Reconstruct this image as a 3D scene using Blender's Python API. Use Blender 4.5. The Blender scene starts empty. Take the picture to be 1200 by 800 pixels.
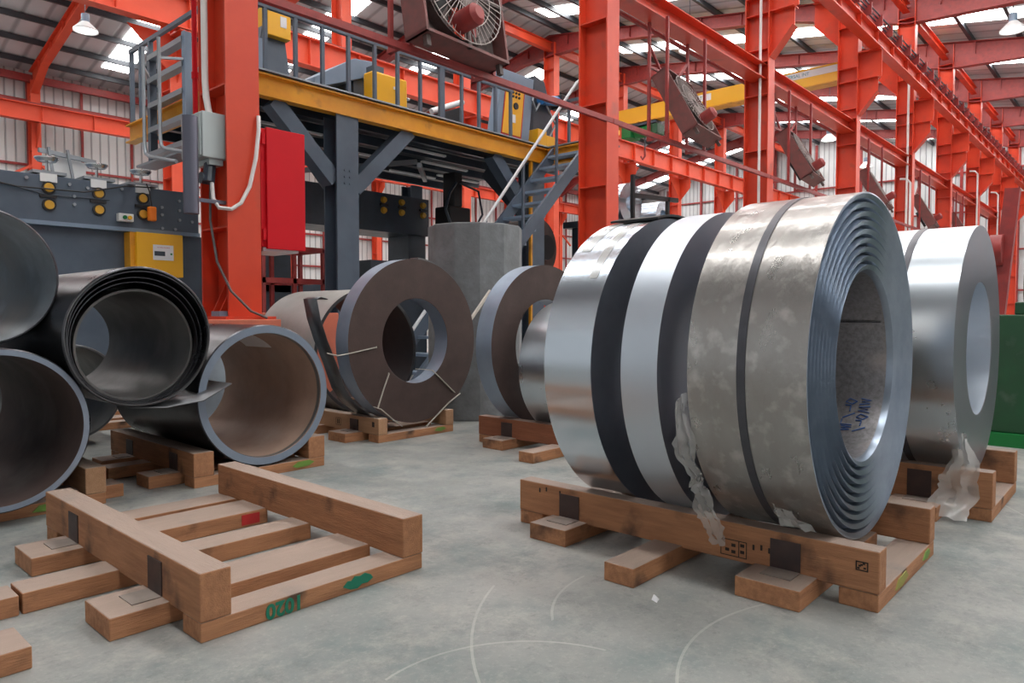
import bpy, bmesh, math, random
from mathutils import Vector, Matrix
random.seed(7)
S = bpy.context.scene
COL = S.collection
PI = math.pi

# ------------------------------------------------------------------ camera, world, exposure
# world axes: X runs along the hall, Y across it (from the camera's bay to the left wall), Z up
YAW = .7336; PITCH = .0374
cd = bpy.data.cameras.new('camera'); cam = bpy.data.objects.new('camera', cd); COL.objects.link(cam)
cd.sensor_width = 36; cd.lens = 25.2; cd.clip_end = 300; cd.clip_start = .05
cam.location = (0, 0, 1.0)
fwd = Vector((math.cos(YAW)*math.cos(PITCH), math.sin(YAW)*math.cos(PITCH), -math.sin(PITCH)))
cam.rotation_euler = fwd.to_track_quat('-Z', 'Y').to_euler()
S.camera = cam
S.view_settings.view_transform = 'Standard'
S.view_settings.look = 'None'
S.view_settings.gamma = 1
S.view_settings.use_curve_mapping = False
S.view_settings.exposure = 0.0
SKYLIGHT = 15.0
W = bpy.data.worlds.new('sky'); S.world = W; W.use_nodes = True
bg = W.node_tree.nodes['Background']; bg.inputs[0].default_value = (.96, .98, 1.0, 1); bg.inputs[1].default_value = .55

# ------------------------------------------------------------------ materials
MATS = {}
def mat(name, c, rough=.6, metal=0., c2=None, scale=6., amt=.5, bump=0., stretch=None, emit=0, top=None, detail=5., bscale=None, alpha=1., coat=0., c3=None, s3=1.5, a3=.5, spec=.5):
    if name in MATS: return MATS[name]
    m = bpy.data.materials.new(name); m.use_nodes = True; nt = m.node_tree; N = nt.nodes; L = nt.links
    b = N['Principled BSDF']
    b.inputs['Base Color'].default_value = (*c, 1); b.inputs['Roughness'].default_value = rough; b.inputs['Metallic'].default_value = metal
    b.inputs['Specular IOR Level'].default_value = spec
    b.inputs['Coat Weight'].default_value = coat; b.inputs['Alpha'].default_value = alpha
    tc = N.new('ShaderNodeTexCoord'); mp = N.new('ShaderNodeMapping'); L.new(tc.outputs['Object'], mp.inputs[0])
    if stretch: mp.inputs['Scale'].default_value = stretch
    last = None
    if c2:
        n = N.new('ShaderNodeTexNoise'); n.inputs['Scale'].default_value = scale; n.inputs['Detail'].default_value = detail; n.inputs['Roughness'].default_value = .62
        L.new(mp.outputs[0], n.inputs['Vector'])
        r = N.new('ShaderNodeValToRGB'); r.color_ramp.elements[0].position = .5 - amt*.5 + .08; r.color_ramp.elements[1].position = .5 + amt*.5 - .05
        r.color_ramp.elements[0].color = (*c, 1); r.color_ramp.elements[1].color = (*c2, 1)
        L.new(n.outputs[0], r.inputs[0]); last = r.outputs[0]
        rr = N.new('ShaderNodeMapRange'); rr.inputs[3].default_value = max(.03, rough-.1); rr.inputs[4].default_value = min(1, rough+.1)
        L.new(n.outputs[0], rr.inputs[0]); L.new(rr.outputs[0], b.inputs['Roughness'])
    if c3:
        n = N.new('ShaderNodeTexNoise'); n.inputs['Scale'].default_value = s3; n.inputs['Detail'].default_value = 8
        L.new(tc.outputs['Object'], n.inputs['Vector'])
        r = N.new('ShaderNodeMapRange'); r.inputs[1].default_value = .62-a3*.3; r.inputs[2].default_value = .72
        L.new(n.outputs[0], r.inputs[0])
        mx = N.new('ShaderNodeMix'); mx.data_type = 'RGBA'; mx.inputs['B'].default_value = (*c3, 1)
        L.new(r.outputs[0], mx.inputs['Factor'])
        if last: L.new(last, mx.inputs['A'])
        else: mx.inputs['A'].default_value = (*c, 1)
        last = mx.outputs['Result']
    if top:   # dust lying on upward faces
        g = N.new('ShaderNodeNewGeometry'); sx = N.new('ShaderNodeSeparateXYZ'); L.new(g.outputs['True Normal'], sx.inputs[0])
        r = N.new('ShaderNodeMapRange'); r.inputs[1].default_value = .6; r.inputs[2].default_value = .95; r.inputs[4].default_value = .8; L.new(sx.outputs[2], r.inputs[0])
        mx = N.new('ShaderNodeMix'); mx.data_type = 'RGBA'; mx.inputs['B'].default_value = (*top, 1)
        L.new(r.outputs[0], mx.inputs['Factor'])
        if last: L.new(last, mx.inputs['A'])
        else: mx.inputs['A'].default_value = (*c, 1)
        last = mx.outputs['Result']
    if last: L.new(last, b.inputs['Base Color'])
    if bump:
        n = N.new('ShaderNodeTexNoise'); n.inputs['Scale'].default_value = bscale or scale*3; n.inputs['Detail'].default_value = 6
        L.new(mp.outputs[0], n.inputs['Vector'])
        bp = N.new('ShaderNodeBump'); bp.inputs['Strength'].default_value = bump; bp.inputs['Distance'].default_value = .01
        L.new(n.outputs[0], bp.inputs['Height']); L.new(bp.outputs[0], b.inputs['Normal'])
    if emit:
        b.inputs['Emission Color'].default_value = (*c, 1); b.inputs['Emission Strength'].default_value = emit
    MATS[name] = m
    return m

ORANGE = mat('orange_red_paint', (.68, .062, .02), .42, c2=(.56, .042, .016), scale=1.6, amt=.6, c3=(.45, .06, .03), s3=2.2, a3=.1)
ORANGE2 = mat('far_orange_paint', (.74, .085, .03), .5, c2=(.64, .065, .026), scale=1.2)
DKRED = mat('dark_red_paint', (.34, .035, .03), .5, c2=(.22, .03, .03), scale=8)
CABRED = mat('cabinet_red', (.60, .004, .012), .5, spec=.25, c2=(.55, .004, .012), scale=2)
YEL = mat('yellow_paint', (.78, .36, .015), .45, c2=(.62, .25, .012), scale=2.5, c3=(.35, .15, .02), s3=3, a3=.15)
YELB = mat('yellow_cabinet_paint', (.86, .44, .01), .4)
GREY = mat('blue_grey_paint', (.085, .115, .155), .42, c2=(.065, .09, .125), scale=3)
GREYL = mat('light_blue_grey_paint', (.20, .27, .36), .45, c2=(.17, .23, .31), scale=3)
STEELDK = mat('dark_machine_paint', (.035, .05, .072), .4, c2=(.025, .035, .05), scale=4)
BLACK = mat('black_rubber', (.012, .012, .014), .5)
SIL = mat('bright_steel', (.7, .72, .74), .25, 1.)
GALVR = mat('galvanised_rail', (.30, .33, .36), .4, .6)
WHITE = mat('white_plastic', (.75, .76, .76), .45)
PAPER = mat('white_paper', (.8, .8, .82), .7)
BOXGREY = mat('electrical_box_grey', (.45, .50, .50), .45)
GALV = mat('galvanised_coil', (.60, .66, .71), .3, 1., c2=(.52, .57, .62), scale=2)
GALVB = mat('bright_galvanised_coil', (.66, .73, .80), .22, 1., c2=(.58, .64, .70), scale=2.0, stretch=(1, .3, 1), bump=.02, bscale=18)
MATT = mat('matt_zinc_coil', (.60, .66, .73), .42, .9, c2=(.55, .61, .68), scale=2)
FACEB = mat('coil_edge_blue_grey', (.30, .35, .42), .32, .9, c2=(.22, .265, .33), scale=5)
FACEG = mat('coil_edge_grey', (.33, .35, .40), .38, .85, c2=(.40, .38, .42), scale=3)
FACED = mat('coil_edge_dark', (.22, .25, .30), .35, .8, c2=(.17, .19, .23), scale=4)
FACEW = mat('coil_edge_brown', (.085, .055, .048), .6, .25, c2=(.065, .042, .038), scale=6, bump=.1, bscale=60)
WRAP = mat('dusty_wrapped_steel', (.40, .39, .375), .3, .75, c2=(.31, .29, .27), scale=5, amt=.9, detail=12, stretch=(1, 2.2, 1), c3=(.52, .50, .48), s3=16, a3=.3, bump=.5, bscale=9, coat=.25)
SPANG = mat('spangled_inner_steel', (.30, .29, .30), .42, .7, c2=(.19, .18, .185), scale=55, amt=.5, detail=3, c3=(.42, .36, .34), s3=4, a3=.4)
TBLACK = mat('black_scale_steel', (.07, .07, .078), .3, .9, c2=(.13, .13, .14), scale=4, c3=(.20, .20, .21), s3=3, a3=.1, bump=.1, bscale=8)
TGREY = mat('dull_grey_steel', (.16, .165, .175), .38, .8, c2=(.10, .10, .105), scale=4, c3=(.28, .27, .26), s3=2.5, a3=.3)
TRIM = mat('tube_rim_blue_grey', (.30, .36, .45), .42, .5, c2=(.25, .30, .38), scale=4)
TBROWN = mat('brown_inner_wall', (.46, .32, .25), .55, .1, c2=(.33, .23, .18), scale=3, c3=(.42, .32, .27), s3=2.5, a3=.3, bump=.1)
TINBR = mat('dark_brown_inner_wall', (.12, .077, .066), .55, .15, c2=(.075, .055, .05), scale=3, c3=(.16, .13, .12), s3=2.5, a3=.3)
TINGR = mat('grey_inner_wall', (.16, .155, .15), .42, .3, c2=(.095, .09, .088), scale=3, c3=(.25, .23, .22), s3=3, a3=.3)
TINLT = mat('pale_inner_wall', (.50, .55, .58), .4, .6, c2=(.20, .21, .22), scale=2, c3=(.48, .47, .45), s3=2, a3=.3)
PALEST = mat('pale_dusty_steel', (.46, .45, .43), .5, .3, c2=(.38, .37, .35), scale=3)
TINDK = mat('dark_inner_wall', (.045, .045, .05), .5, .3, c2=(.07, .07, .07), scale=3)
WY = dict(rough=.72, c2=(.27, .115, .055), scale=5, amt=.7, bump=.35, bscale=30, c3=(.10, .05, .03), s3=5, a3=.15, top=(.33, .275, .24))
WOODY = mat('timber_grain_lengthwise', (.50, .235, .11), stretch=(7, .7, 7), **WY)
WOODX = mat('timber_grain_crosswise', (.54, .255, .12), stretch=(.7, 7, 7), **WY)
WOODD = mat('timber_reddish', (.34, .12, .055), stretch=(7, .7, 7), rough=.72, c2=(.20, .065, .03), scale=5, amt=.8, bump=.35, bscale=30, top=(.30, .23, .20))
WOODL = mat('timber_pale', (.50, .29, .16), stretch=(7, .7, 7), rough=.72, c2=(.36, .19, .10), scale=5, amt=.8, bump=.35, bscale=30, top=(.36, .30, .25))
DUSTP = mat('dusty_plate', (.30, .245, .21), .7, c2=(.22, .18, .16), scale=10)
PLATE = mat('brown_steel_plate', (.075, .045, .04), .45, .3, c2=(.05, .035, .035), scale=12)
GREENP = mat('green_paint_mark', (.01, .19, .11), .6)
GREENL = mat('light_green_paint_mark', (.16, .30, .05), .6)
GREENM = mat('green_machine_paint', (.012, .085, .03), .5, c2=(.02, .06, .03), scale=3, c3=(.06, .11, .07), s3=6, a3=.1)
GREENB = mat('bright_green_paint', (.004, .17, .035), .45)
INK = mat('black_ink', (.03, .02, .015), .8)
BLUEINK = mat('blue_marker_ink', (.06, .14, .38), .6)
TEAL = mat('teal_print', (.01, .25, .33), .6)
CONC = mat('pier_concrete', (.215, .225, .235), .85, c2=(.155, .16, .165), scale=9, bump=.3, bscale=40, c3=(.12, .12, .12), s3=1.2, a3=.3)
PINK = mat('orange_painted_concrete', (.62, .16, .09), .7, c2=(.5, .14, .09), scale=5)
PALEC = mat('pale_blue_concrete', (.32, .37, .42), .7, c2=(.25, .29, .33), scale=4)
RED2 = mat('marker_red', (.55, .03, .03), .6)
PURL = mat('purlin_grey', (.045, .05, .058), .5, .3)
GLOW = mat('skylight_sheet', (1., .99, .97), .6, emit=SKYLIGHT)
LAMP = mat('lamp_glass', (1, 1, 1), .5, emit=3)
STRAPW = mat('white_strapping', (.52, .48, .42), .55)
STRAPD = mat('dark_strapping', (.10, .10, .115), .4, .5, c2=(.06, .06, .07), scale=6)
BLUEM = mat('blue_motor', (.02, .16, .42), .4)
BRASS = mat('yellow_bearing', (.62, .33, .03), .45)
FANM = mat('dusty_fan_steel', (.15, .12, .115), .6, .4, c2=(.09, .065, .06), scale=9)
FANR = mat('dusty_fan_red', (.20, .06, .055), .6, c2=(.13, .06, .055), scale=9)
CONDUIT = mat('conduit_white', (.72, .68, .66), .5)

# clear wrinkled film
FILM = bpy.data.materials.new('clear_plastic_film'); FILM.use_nodes = True
_n = FILM.node_tree; _b = _n.nodes['Principled BSDF']
_b.inputs['Base Color'].default_value = (.80, .78, .75, 1); _b.inputs['Roughness'].default_value = .16; _b.inputs['Alpha'].default_value = .42
_b.inputs['Specular IOR Level'].default_value = .9

def wave_mat(name, c, c2, axis, period, rough=.55, metal=.3, noise=None):
    """profiled sheet: ribs as bump plus a darker lap line"""
    m = bpy.data.materials.new(name); m.use_nodes = True; nt = m.node_tree; N = nt.nodes; L = nt.links
    b = N['Principled BSDF']; b.inputs['Roughness'].default_value = rough; b.inputs['Metallic'].default_value = metal
    tc = N.new('ShaderNodeTexCoord'); sx = N.new('ShaderNodeSeparateXYZ'); L.new(tc.outputs['Object'], sx.inputs[0])
    a = N.new('ShaderNodeMath'); a.operation = 'DIVIDE'; a.inputs[1].default_value = period; L.new(sx.outputs[axis], a.inputs[0])
    f = N.new('ShaderNodeMath'); f.operation = 'FRACT'; L.new(a.outputs[0], f.inputs[0])
    p = N.new('ShaderNodeMath'); p.operation = 'PINGPONG'; p.inputs[1].default_value = .5; L.new(f.outputs[0], p.inputs[0])
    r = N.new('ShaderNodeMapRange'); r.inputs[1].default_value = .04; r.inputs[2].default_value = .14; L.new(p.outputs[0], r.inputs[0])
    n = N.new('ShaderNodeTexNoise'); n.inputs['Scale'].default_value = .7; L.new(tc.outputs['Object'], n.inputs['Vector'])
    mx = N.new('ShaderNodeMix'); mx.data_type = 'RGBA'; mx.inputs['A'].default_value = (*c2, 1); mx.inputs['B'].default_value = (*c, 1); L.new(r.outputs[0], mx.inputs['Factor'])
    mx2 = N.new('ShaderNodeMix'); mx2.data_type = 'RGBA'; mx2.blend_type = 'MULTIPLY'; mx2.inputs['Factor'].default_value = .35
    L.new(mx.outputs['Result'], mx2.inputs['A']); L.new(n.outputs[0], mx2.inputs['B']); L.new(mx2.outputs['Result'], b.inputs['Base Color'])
    bp = N.new('ShaderNodeBump'); bp.inputs['Distance'].default_value = .04; bp.inputs['Strength'].default_value = .6; L.new(r.outputs[0], bp.inputs['Height']); L.new(bp.outputs[0], b.inputs['Normal'])
    return m
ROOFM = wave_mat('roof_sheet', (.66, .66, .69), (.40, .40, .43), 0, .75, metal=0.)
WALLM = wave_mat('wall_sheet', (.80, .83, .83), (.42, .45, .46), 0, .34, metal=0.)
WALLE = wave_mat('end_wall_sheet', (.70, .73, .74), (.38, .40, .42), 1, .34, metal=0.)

# ------------------------------------------------------------------ mesh builder
OFF = {}
class MB:
    def __init__(s): s.v = []; s.f = []; s.m = []; s.sm = []
    def add(s, vs, fs, mi=0, smooth=False):
        o = len(s.v); s.v += [Vector(p) for p in vs]; s.f += [[i+o for i in f] for f in fs]; s.m += [mi]*len(fs); s.sm += [smooth]*len(fs); return s
    def box(s, x0, x1, y0, y1, z0, z1, mi=0):
        vs = [(x, y, z) for z in (z0, z1) for y in (y0, y1) for x in (x0, x1)]
        return s.add(vs, [(0,2,3,1),(4,5,7,6),(0,1,5,4),(2,6,7,3),(0,4,6,2),(1,3,7,5)], mi)
    def prism(s, poly, axis, t0, t1, mi=0, smooth=False):
        """poly of 2-D points in the plane normal to axis, extruded t0..t1"""
        def P(a, b, t): return {'x': (t, a, b), 'y': (a, t, b), 'z': (a, b, t)}[axis]
        n = len(poly); vs = [P(a, b, t0) for a, b in poly] + [P(a, b, t1) for a, b in poly]
        s.add(vs, [list(range(n))[::-1], [i+n for i in range(n)]], mi)
        o = len(s.v) - 2*n
        for i in range(n):
            j = (i+1) % n; s.f.append([o+i, o+j, o+n+j, o+n+i]); s.m.append(mi); s.sm.append(smooth)
        return s
    def bar(s, a, b, w, h, mi=0, up=(0, 0, 1)):
        a, b = Vector(a), Vector(b); d = (b-a).normalized(); up = Vector(up)
        if abs(d.dot(up)) > .98: up = Vector((0, 1, 0))
        sd = d.cross(up).normalized(); u = sd.cross(d).normalized()
        vs = [p + sd*(w/2*i) + u*(h/2*j) for p in (a, b) for i, j in ((-1,-1),(1,-1),(1,1),(-1,1))]
        return s.add(vs, [(0,1,2,3),(7,6,5,4),(0,4,5,1),(1,5,6,2),(2,6,7,3),(3,7,4,0)], mi)
    def ibeam(s, a, b, h, w, tw=.015, tf=.02, mi=0, up=(0, 0, 1)):
        a, b = Vector(a), Vector(b); d = (b-a).normalized(); up = Vector(up); sd = d.cross(up).normalized(); u = sd.cross(d).normalized()
        s.bar(a, b, tw, h-2*tf, mi, up)
        for k in (-1, 1): s.bar(a+u*k*(h/2-tf/2), b+u*k*(h/2-tf/2), w, tf, mi, up)
        return s
    def tube(s, pts, r, n=10, mi=0, cap=True):
        pts = [Vector(p) for p in pts]; o = len(s.v); prev = None; K = len(pts)
        for i, p in enumerate(pts):
            d = (pts[min(i+1, K-1)] - pts[max(i-1, 0)]).normalized()
            if prev is None:
                ref = Vector((0, 0, 1)) if abs(d.z) < .9 else Vector((1, 0, 0)); x = d.cross(ref).normalized()
            else: x = (prev - d*prev.dot(d)).normalized()
            prev = x; y = d.cross(x)
            rr = r[i] if isinstance(r, (list, tuple)) else r
            s.v += [p + x*(rr*math.cos(2*PI*k/n)) + y*(rr*math.sin(2*PI*k/n)) for k in range(n)]
        for i in range(K-1):
            for k in range(n):
                s.f.append([o+i*n+k, o+i*n+(k+1) % n, o+(i+1)*n+(k+1) % n, o+(i+1)*n+k]); s.m.append(mi); s.sm.append(True)
        if cap:
            s.f.append([o+k for k in range(n)][::-1]); s.f.append([o+(K-1)*n+k for k in range(n)]); s.m += [mi]*2; s.sm += [False]*2
        return s
    def lathe(s, prof, c, axis='y', n=96, mis=None, close=True, a0=0., a1=2*PI, wob=0., ph=0.):
        """prof: (axial, radius) points; closed ring profile by default"""
        full = abs(a1-a0-2*PI) < 1e-6; steps = n if full else n+1; K = len(prof); o = len(s.v)
        for i in range(steps):
            a = a0+(a1-a0)*i/n; k = 1 + wob*math.sin(2*a+ph) + wob*.5*math.sin(5*a+ph*2)
            for t, r in prof:
                r = r*k; ca, sa = r*math.cos(a), r*math.sin(a)
                p = {'y': (ca, t, sa), 'x': (t, ca, sa), 'z': (ca, sa, t)}[axis]
                s.v.append(Vector((c[0]+p[0], c[1]+p[1], c[2]+p[2])))
        for i in range(n):
            i2 = (i+1) % steps
            for j in range(K if close else K-1):
                j2 = (j+1) % K
                s.f.append([o+i*K+j, o+i2*K+j, o+i2*K+j2, o+i*K+j2]); s.m.append(mis[j] if mis else 0); s.sm.append(True)
        if not full and close:
            s.f.append([o+j for j in range(K)]); s.f.append([o+n*K+j for j in range(K)][::-1]); s.m += [0, 0]; s.sm += [False]*2
        return s
    def disc(s, c, r, axis, t, n=20, mi=0):
        a = [(r*math.cos(2*PI*k/n), r*math.sin(2*PI*k/n)) for k in range(n)]
        i = 'xyz'.index(axis); j = [q for q in range(3) if q != i]
        return s.prism([(c[j[0]]+x, c[j[1]]+y) for x, y in a], axis, c[i]-t/2, c[i]+t/2, mi, True)
    def build(s, name, m, parent=None, loc=None, bevel=0., angle=35):
        off = OFF[parent.name] if parent else (Vector(loc) if loc is not None else Vector((0, 0, 0)))
        me = bpy.data.meshes.new(name)
        me.from_pydata([v-off for v in s.v], [], s.f)
        for mm in (m if isinstance(m, (list, tuple)) else [m]): me.materials.append(mm)
        me.polygons.foreach_set('material_index', s.m); me.polygons.foreach_set('use_smooth', s.sm)
        bm = bmesh.new(); bm.from_mesh(me); bmesh.ops.recalc_face_normals(bm, faces=bm.faces); bm.to_mesh(me); bm.free()
        me.update()
        if any(s.sm): me.set_sharp_from_angle(angle=math.radians(angle))
        o = bpy.data.objects.new(name, me); COL.objects.link(o)
        OFF[o.name] = off
        if parent: o.parent = parent
        else: o.location = off
        if bevel:
            b = o.modifiers.new('bevel', 'BEVEL'); b.width = bevel; b.segments = 2; b.limit_method = 'ANGLE'
        return o
def thing(name, label, cat, loc, group=None):
    o = bpy.data.objects.new(name, None); COL.objects.link(o); o.location = loc; o.empty_display_size = .2
    OFF[o.name] = Vector(loc); o['label'] = label; o['category'] = cat
    if group: o['group'] = group
    return o
def tag(o, label, cat, group=None):
    o['label'] = label; o['category'] = cat
    if group: o['group'] = group
    return o
def struct(o): o['kind'] = 'structure'; return o
def dup(root, loc, label, group=None):
    r = root.copy(); COL.objects.link(r); r.location = loc; r['label'] = label
    if group: r['group'] = group
    OFF[r.name] = Vector(loc)
    for ch in list(root.children):
        c = ch.copy(); COL.objects.link(c); c.parent = r
        for g in list(ch.children):
            d = g.copy(); COL.objects.link(d); d.parent = c
    return r
def text(name, body, size, m, parent, origin, xdir, ydir, depth=.001, align='CENTER', off=0.):
    cu = bpy.data.curves.new(name, 'FONT'); cu.offset = off; cu.body = body; cu.size = size; cu.extrude = depth; cu.align_x = align; cu.align_y = 'CENTER'
    t = bpy.data.objects.new(name, cu); COL.objects.link(t)
    me = bpy.data.meshes.new_from_object(t); bpy.data.objects.remove(t); bpy.data.curves.remove(cu)
    X, Y = Vector(xdir).normalized(), Vector(ydir).normalized(); Z = X.cross(Y)
    M = Matrix((X, Y, Z)).transposed().to_4x4(); M.translation = Vector(origin) - OFF[parent.name]
    me.transform(M); me.materials.clear(); me.materials.append(m)
    o = bpy.data.objects.new(name, me); COL.objects.link(o); o.parent = parent; OFF[o.name] = OFF[parent.name]
    return o

# ================================================================== SETTING
XN, XF = -6.0, 53.3          # hall ends
YW, YR, Y1, YE = 33.9, 20.6, 6.12, -10.0   # left wall, ridge row, near row, open side
ZR, ZW = 13.75, 10.75
SR = .165                   # fall of the roof on the camera's side
def roofz(y): return ZR - (ZR-ZW)*(y-YR)/(YW-YR) if y > YR else ZR - SR*(YR-y)

# floor
fm = bpy.data.materials.new('worn_concrete'); fm.use_nodes = True
nt = fm.node_tree; N = nt.nodes; L = nt.links; b = N['Principled BSDF']
tc = N.new('ShaderNodeTexCoord')
def noise(sc, det=6, rg=.6, src=None):
    n = N.new('ShaderNodeTexNoise'); n.inputs['Scale'].default_value = sc; n.inputs['Detail'].default_value = det; n.inputs['Roughness'].default_value = rg
    L.new(src or tc.outputs['Object'], n.inputs['Vector']); return n.outputs[0]
def rng(src, a, b_, c=0., d=1.):
    r = N.new('ShaderNodeMapRange'); r.inputs[1].default_value = a; r.inputs[2].default_value = b_; r.inputs[3].default_value = c; r.inputs[4].default_value = d
    L.new(src, r.inputs[0]); return r.outputs[0]
def mix(f, A, B, mode='MIX'):
    m = N.new('ShaderNodeMix'); m.data_type = 'RGBA'; m.blend_type = mode
    for s_, v in (('Factor', f), ('A', A), ('B', B)):
        if isinstance(v, (tuple, float)): m.inputs[s_].default_value = v if isinstance(v, float) else (*v, 1)
        else: L.new(v, m.inputs[s_])
    return m.outputs['Result']
def math_(op, a, b_=None):
    m = N.new('ShaderNodeMath'); m.operation = op
    for i, v in enumerate((a, b_)):
        if v is None: continue
        if isinstance(v, (int, float)): m.inputs[i].default_value = v
        else: L.new(v, m.inputs[i])
    return m.outputs[0]
colr = mix(rng(noise(.9), .38, .62), (.225, .24, .232), (.33, .322, .30))
colr = mix(rng(noise(2.6), .50, .68), colr, (.165, .198, .195))
colr = mix(rng(noise(3.3, 12, .82), .50, .72, 0, .8), colr, (.42, .40, .36))
colr = mix(rng(noise(1.7, 12, .85), .52, .72, 0, .7), colr, (.12, .135, .135))
colr = mix(rng(noise(45, 6, .8), .52, .66, 0, .35), colr, (.42, .41, .38))
colr = mix(rng(noise(30, 8, .8), .56, .66, 0, .4), colr, (.13, .145, .14))
colr = mix(rng(noise(7, 12, .85), .53, .63, 0, .5), colr, (.12, .135, .13))
sx = N.new('ShaderNodeSeparateXYZ'); L.new(tc.outputs['Object'], sx.inputs[0])
for cx, cy, R, xm, xM, ym, yM in ((2.45, .60, 1.32, 1.2, 1.9, 1.2, 1.95), (1.3, 1.1, .46, 1.2, 1.78, 1.2, 1.6), (2.2, 1.05, .56, 1.75, 2.2, 1.45, 1.75), (6.1, -2.2, 3.2, 2.9, 6, .4, .9), (2.1, .3, .75, 1.5, 2.6, .8, 1.2)):
    dx = math_('SUBTRACT', sx.outputs[0], cx); dy = math_('SUBTRACT', sx.outputs[1], cy)
    d = math_('SQRT', math_('ADD', math_('MULTIPLY', dx, dx), math_('MULTIPLY', dy, dy)))
    l = math_('LESS_THAN', math_('ABSOLUTE', math_('SUBTRACT', d, R)), .0045)
    for o_, lo, hi in ((sx.outputs[0], xm, xM), (sx.outputs[1], ym, yM)):
        l = math_('MULTIPLY', l, math_('MULTIPLY', math_('GREATER_THAN', o_, lo), math_('LESS_THAN', o_, hi)))
    colr = mix(math_('MULTIPLY', l, math_('MULTIPLY', noise(8), .8)), colr, (.50, .48, .45))
L.new(colr, b.inputs['Base Color']); L.new(rng(noise(4), .3, .7, .38, .68), b.inputs['Roughness'])
bp = N.new('ShaderNodeBump'); bp.inputs['Strength'].default_value = .12; bp.inputs['Distance'].default_value = .01; L.new(noise(25, 8, .7), bp.inputs['Height']); L.new(bp.outputs[0], b.inputs['Normal'])
struct(MB().box(XN-4, XF+2, YE-6, YW+1, -.2, 0).build('floor', fm))

# walls: profiled sheets
struct(MB().box(XN, XF, YW, YW+.06, 0, ZW).build('wall_left', WALLM))
struct(MB().prism([(YE, 0), (YW, 0), (YW, ZW), (YR, ZR), (YE, roofz(YE))], 'x', XF, XF+.06).build('wall_end', WALLE))
struct(MB().box(XN, XF, YE-.06, YE, 3.2, roofz(YE)).box(XN, XF, YE-.06, YE, 0, .9).build('wall_right_unseen', WALLM))  # unseen side wall with an open band, added to shape the light inside
struct(MB().prism([(YE, 5.0), (YW, 5.0), (YW, ZW), (YR, ZR), (YE, roofz(YE))], 'x', XN-.06, XN).build('wall_near_unseen', WALLE))  # unseen wall behind the camera, added to hold back outside light
# roof: two slopes, one slab of sheet
struct(MB().prism([(YE, roofz(YE)), (YR, ZR), (YW, ZW), (YW, ZW+.06), (YR, ZR+.06), (YE, roofz(YE)+.06)], 'x', XN, XF).build('ceiling', ROOFM))
FX = [2.92+5.6*n for n in range(10)]      # frame lines (near face of each column)
# translucent skylight sheets, one strip per bay and slope
wn = 1
for n in range(-1, 9):
    for (ya, yb, dx) in ((YR+2.5, YW-1.6, 2.3), (YE+1.5, YR-1.2, 3.2)):
        t = .025; x0 = 2.92+5.6*n+dx
        o = MB().prism([(ya, roofz(ya)-t), (yb, roofz(yb)-t), (yb, roofz(yb)-.005), (ya, roofz(ya)-.005)], 'x', x0, x0+1.0).build('window_%d' % wn, GLOW)
        struct(o); wn += 1

# purlins
ORDN = 'first second third fourth fifth sixth seventh eighth ninth tenth eleventh twelfth thirteenth fourteenth fifteenth sixteenth seventeenth eighteenth nineteenth twentieth twenty-first twenty-second twenty-third twenty-fourth twenty-fifth twenty-sixth twenty-seventh twenty-eighth twenty-ninth thirtieth'.split()
k = 0
y = YW-1.0
ys = []
while y > YE+.4: ys.append(y); y -= 1.45
for y in ys:
    z = roofz(y)-.125
    t = 'left' if y > YR else 'right'; k += 1; kk = k if y > YR else k-9
    o = MB().bar((XN, y, z), (XF, y, z), .11, .19).build('roof_purlin', PURL, loc=(0, y, z))
    tag(o, ('dark grey roof purlin, %s up from the left wall' if y > YR else 'dark grey roof purlin, %s down from the ridge on the right slope') % ORDN[kk-1], 'beam', 'roof purlins on the %s slope' % t)

# wall girts and posts
for gi, z in enumerate((1.9, 3.6, 5.3, 7.0, 9.55)):
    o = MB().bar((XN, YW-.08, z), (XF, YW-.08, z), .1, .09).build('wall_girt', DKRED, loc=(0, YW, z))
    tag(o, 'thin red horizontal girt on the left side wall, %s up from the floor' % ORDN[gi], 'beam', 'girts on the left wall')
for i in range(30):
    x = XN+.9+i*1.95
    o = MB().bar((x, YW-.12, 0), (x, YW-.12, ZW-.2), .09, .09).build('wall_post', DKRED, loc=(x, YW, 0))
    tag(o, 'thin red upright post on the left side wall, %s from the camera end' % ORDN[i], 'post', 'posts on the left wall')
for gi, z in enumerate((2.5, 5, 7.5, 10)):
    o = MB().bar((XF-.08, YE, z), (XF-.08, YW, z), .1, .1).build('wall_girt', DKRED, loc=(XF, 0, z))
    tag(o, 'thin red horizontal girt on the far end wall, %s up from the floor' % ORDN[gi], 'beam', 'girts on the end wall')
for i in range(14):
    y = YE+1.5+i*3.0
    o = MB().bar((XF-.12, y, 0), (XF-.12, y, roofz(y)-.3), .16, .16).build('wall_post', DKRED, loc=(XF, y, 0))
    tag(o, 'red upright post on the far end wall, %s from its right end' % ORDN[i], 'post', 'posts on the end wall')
tag(MB().bar((XN, YW-.4, 10.35), (XF, YW-.4, 10.35), .2, .28).build('eave_beam', DKRED, loc=(0, YW-.4, 10.3)), 'dark red beam along the eave above the left wall', 'beam')

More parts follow.
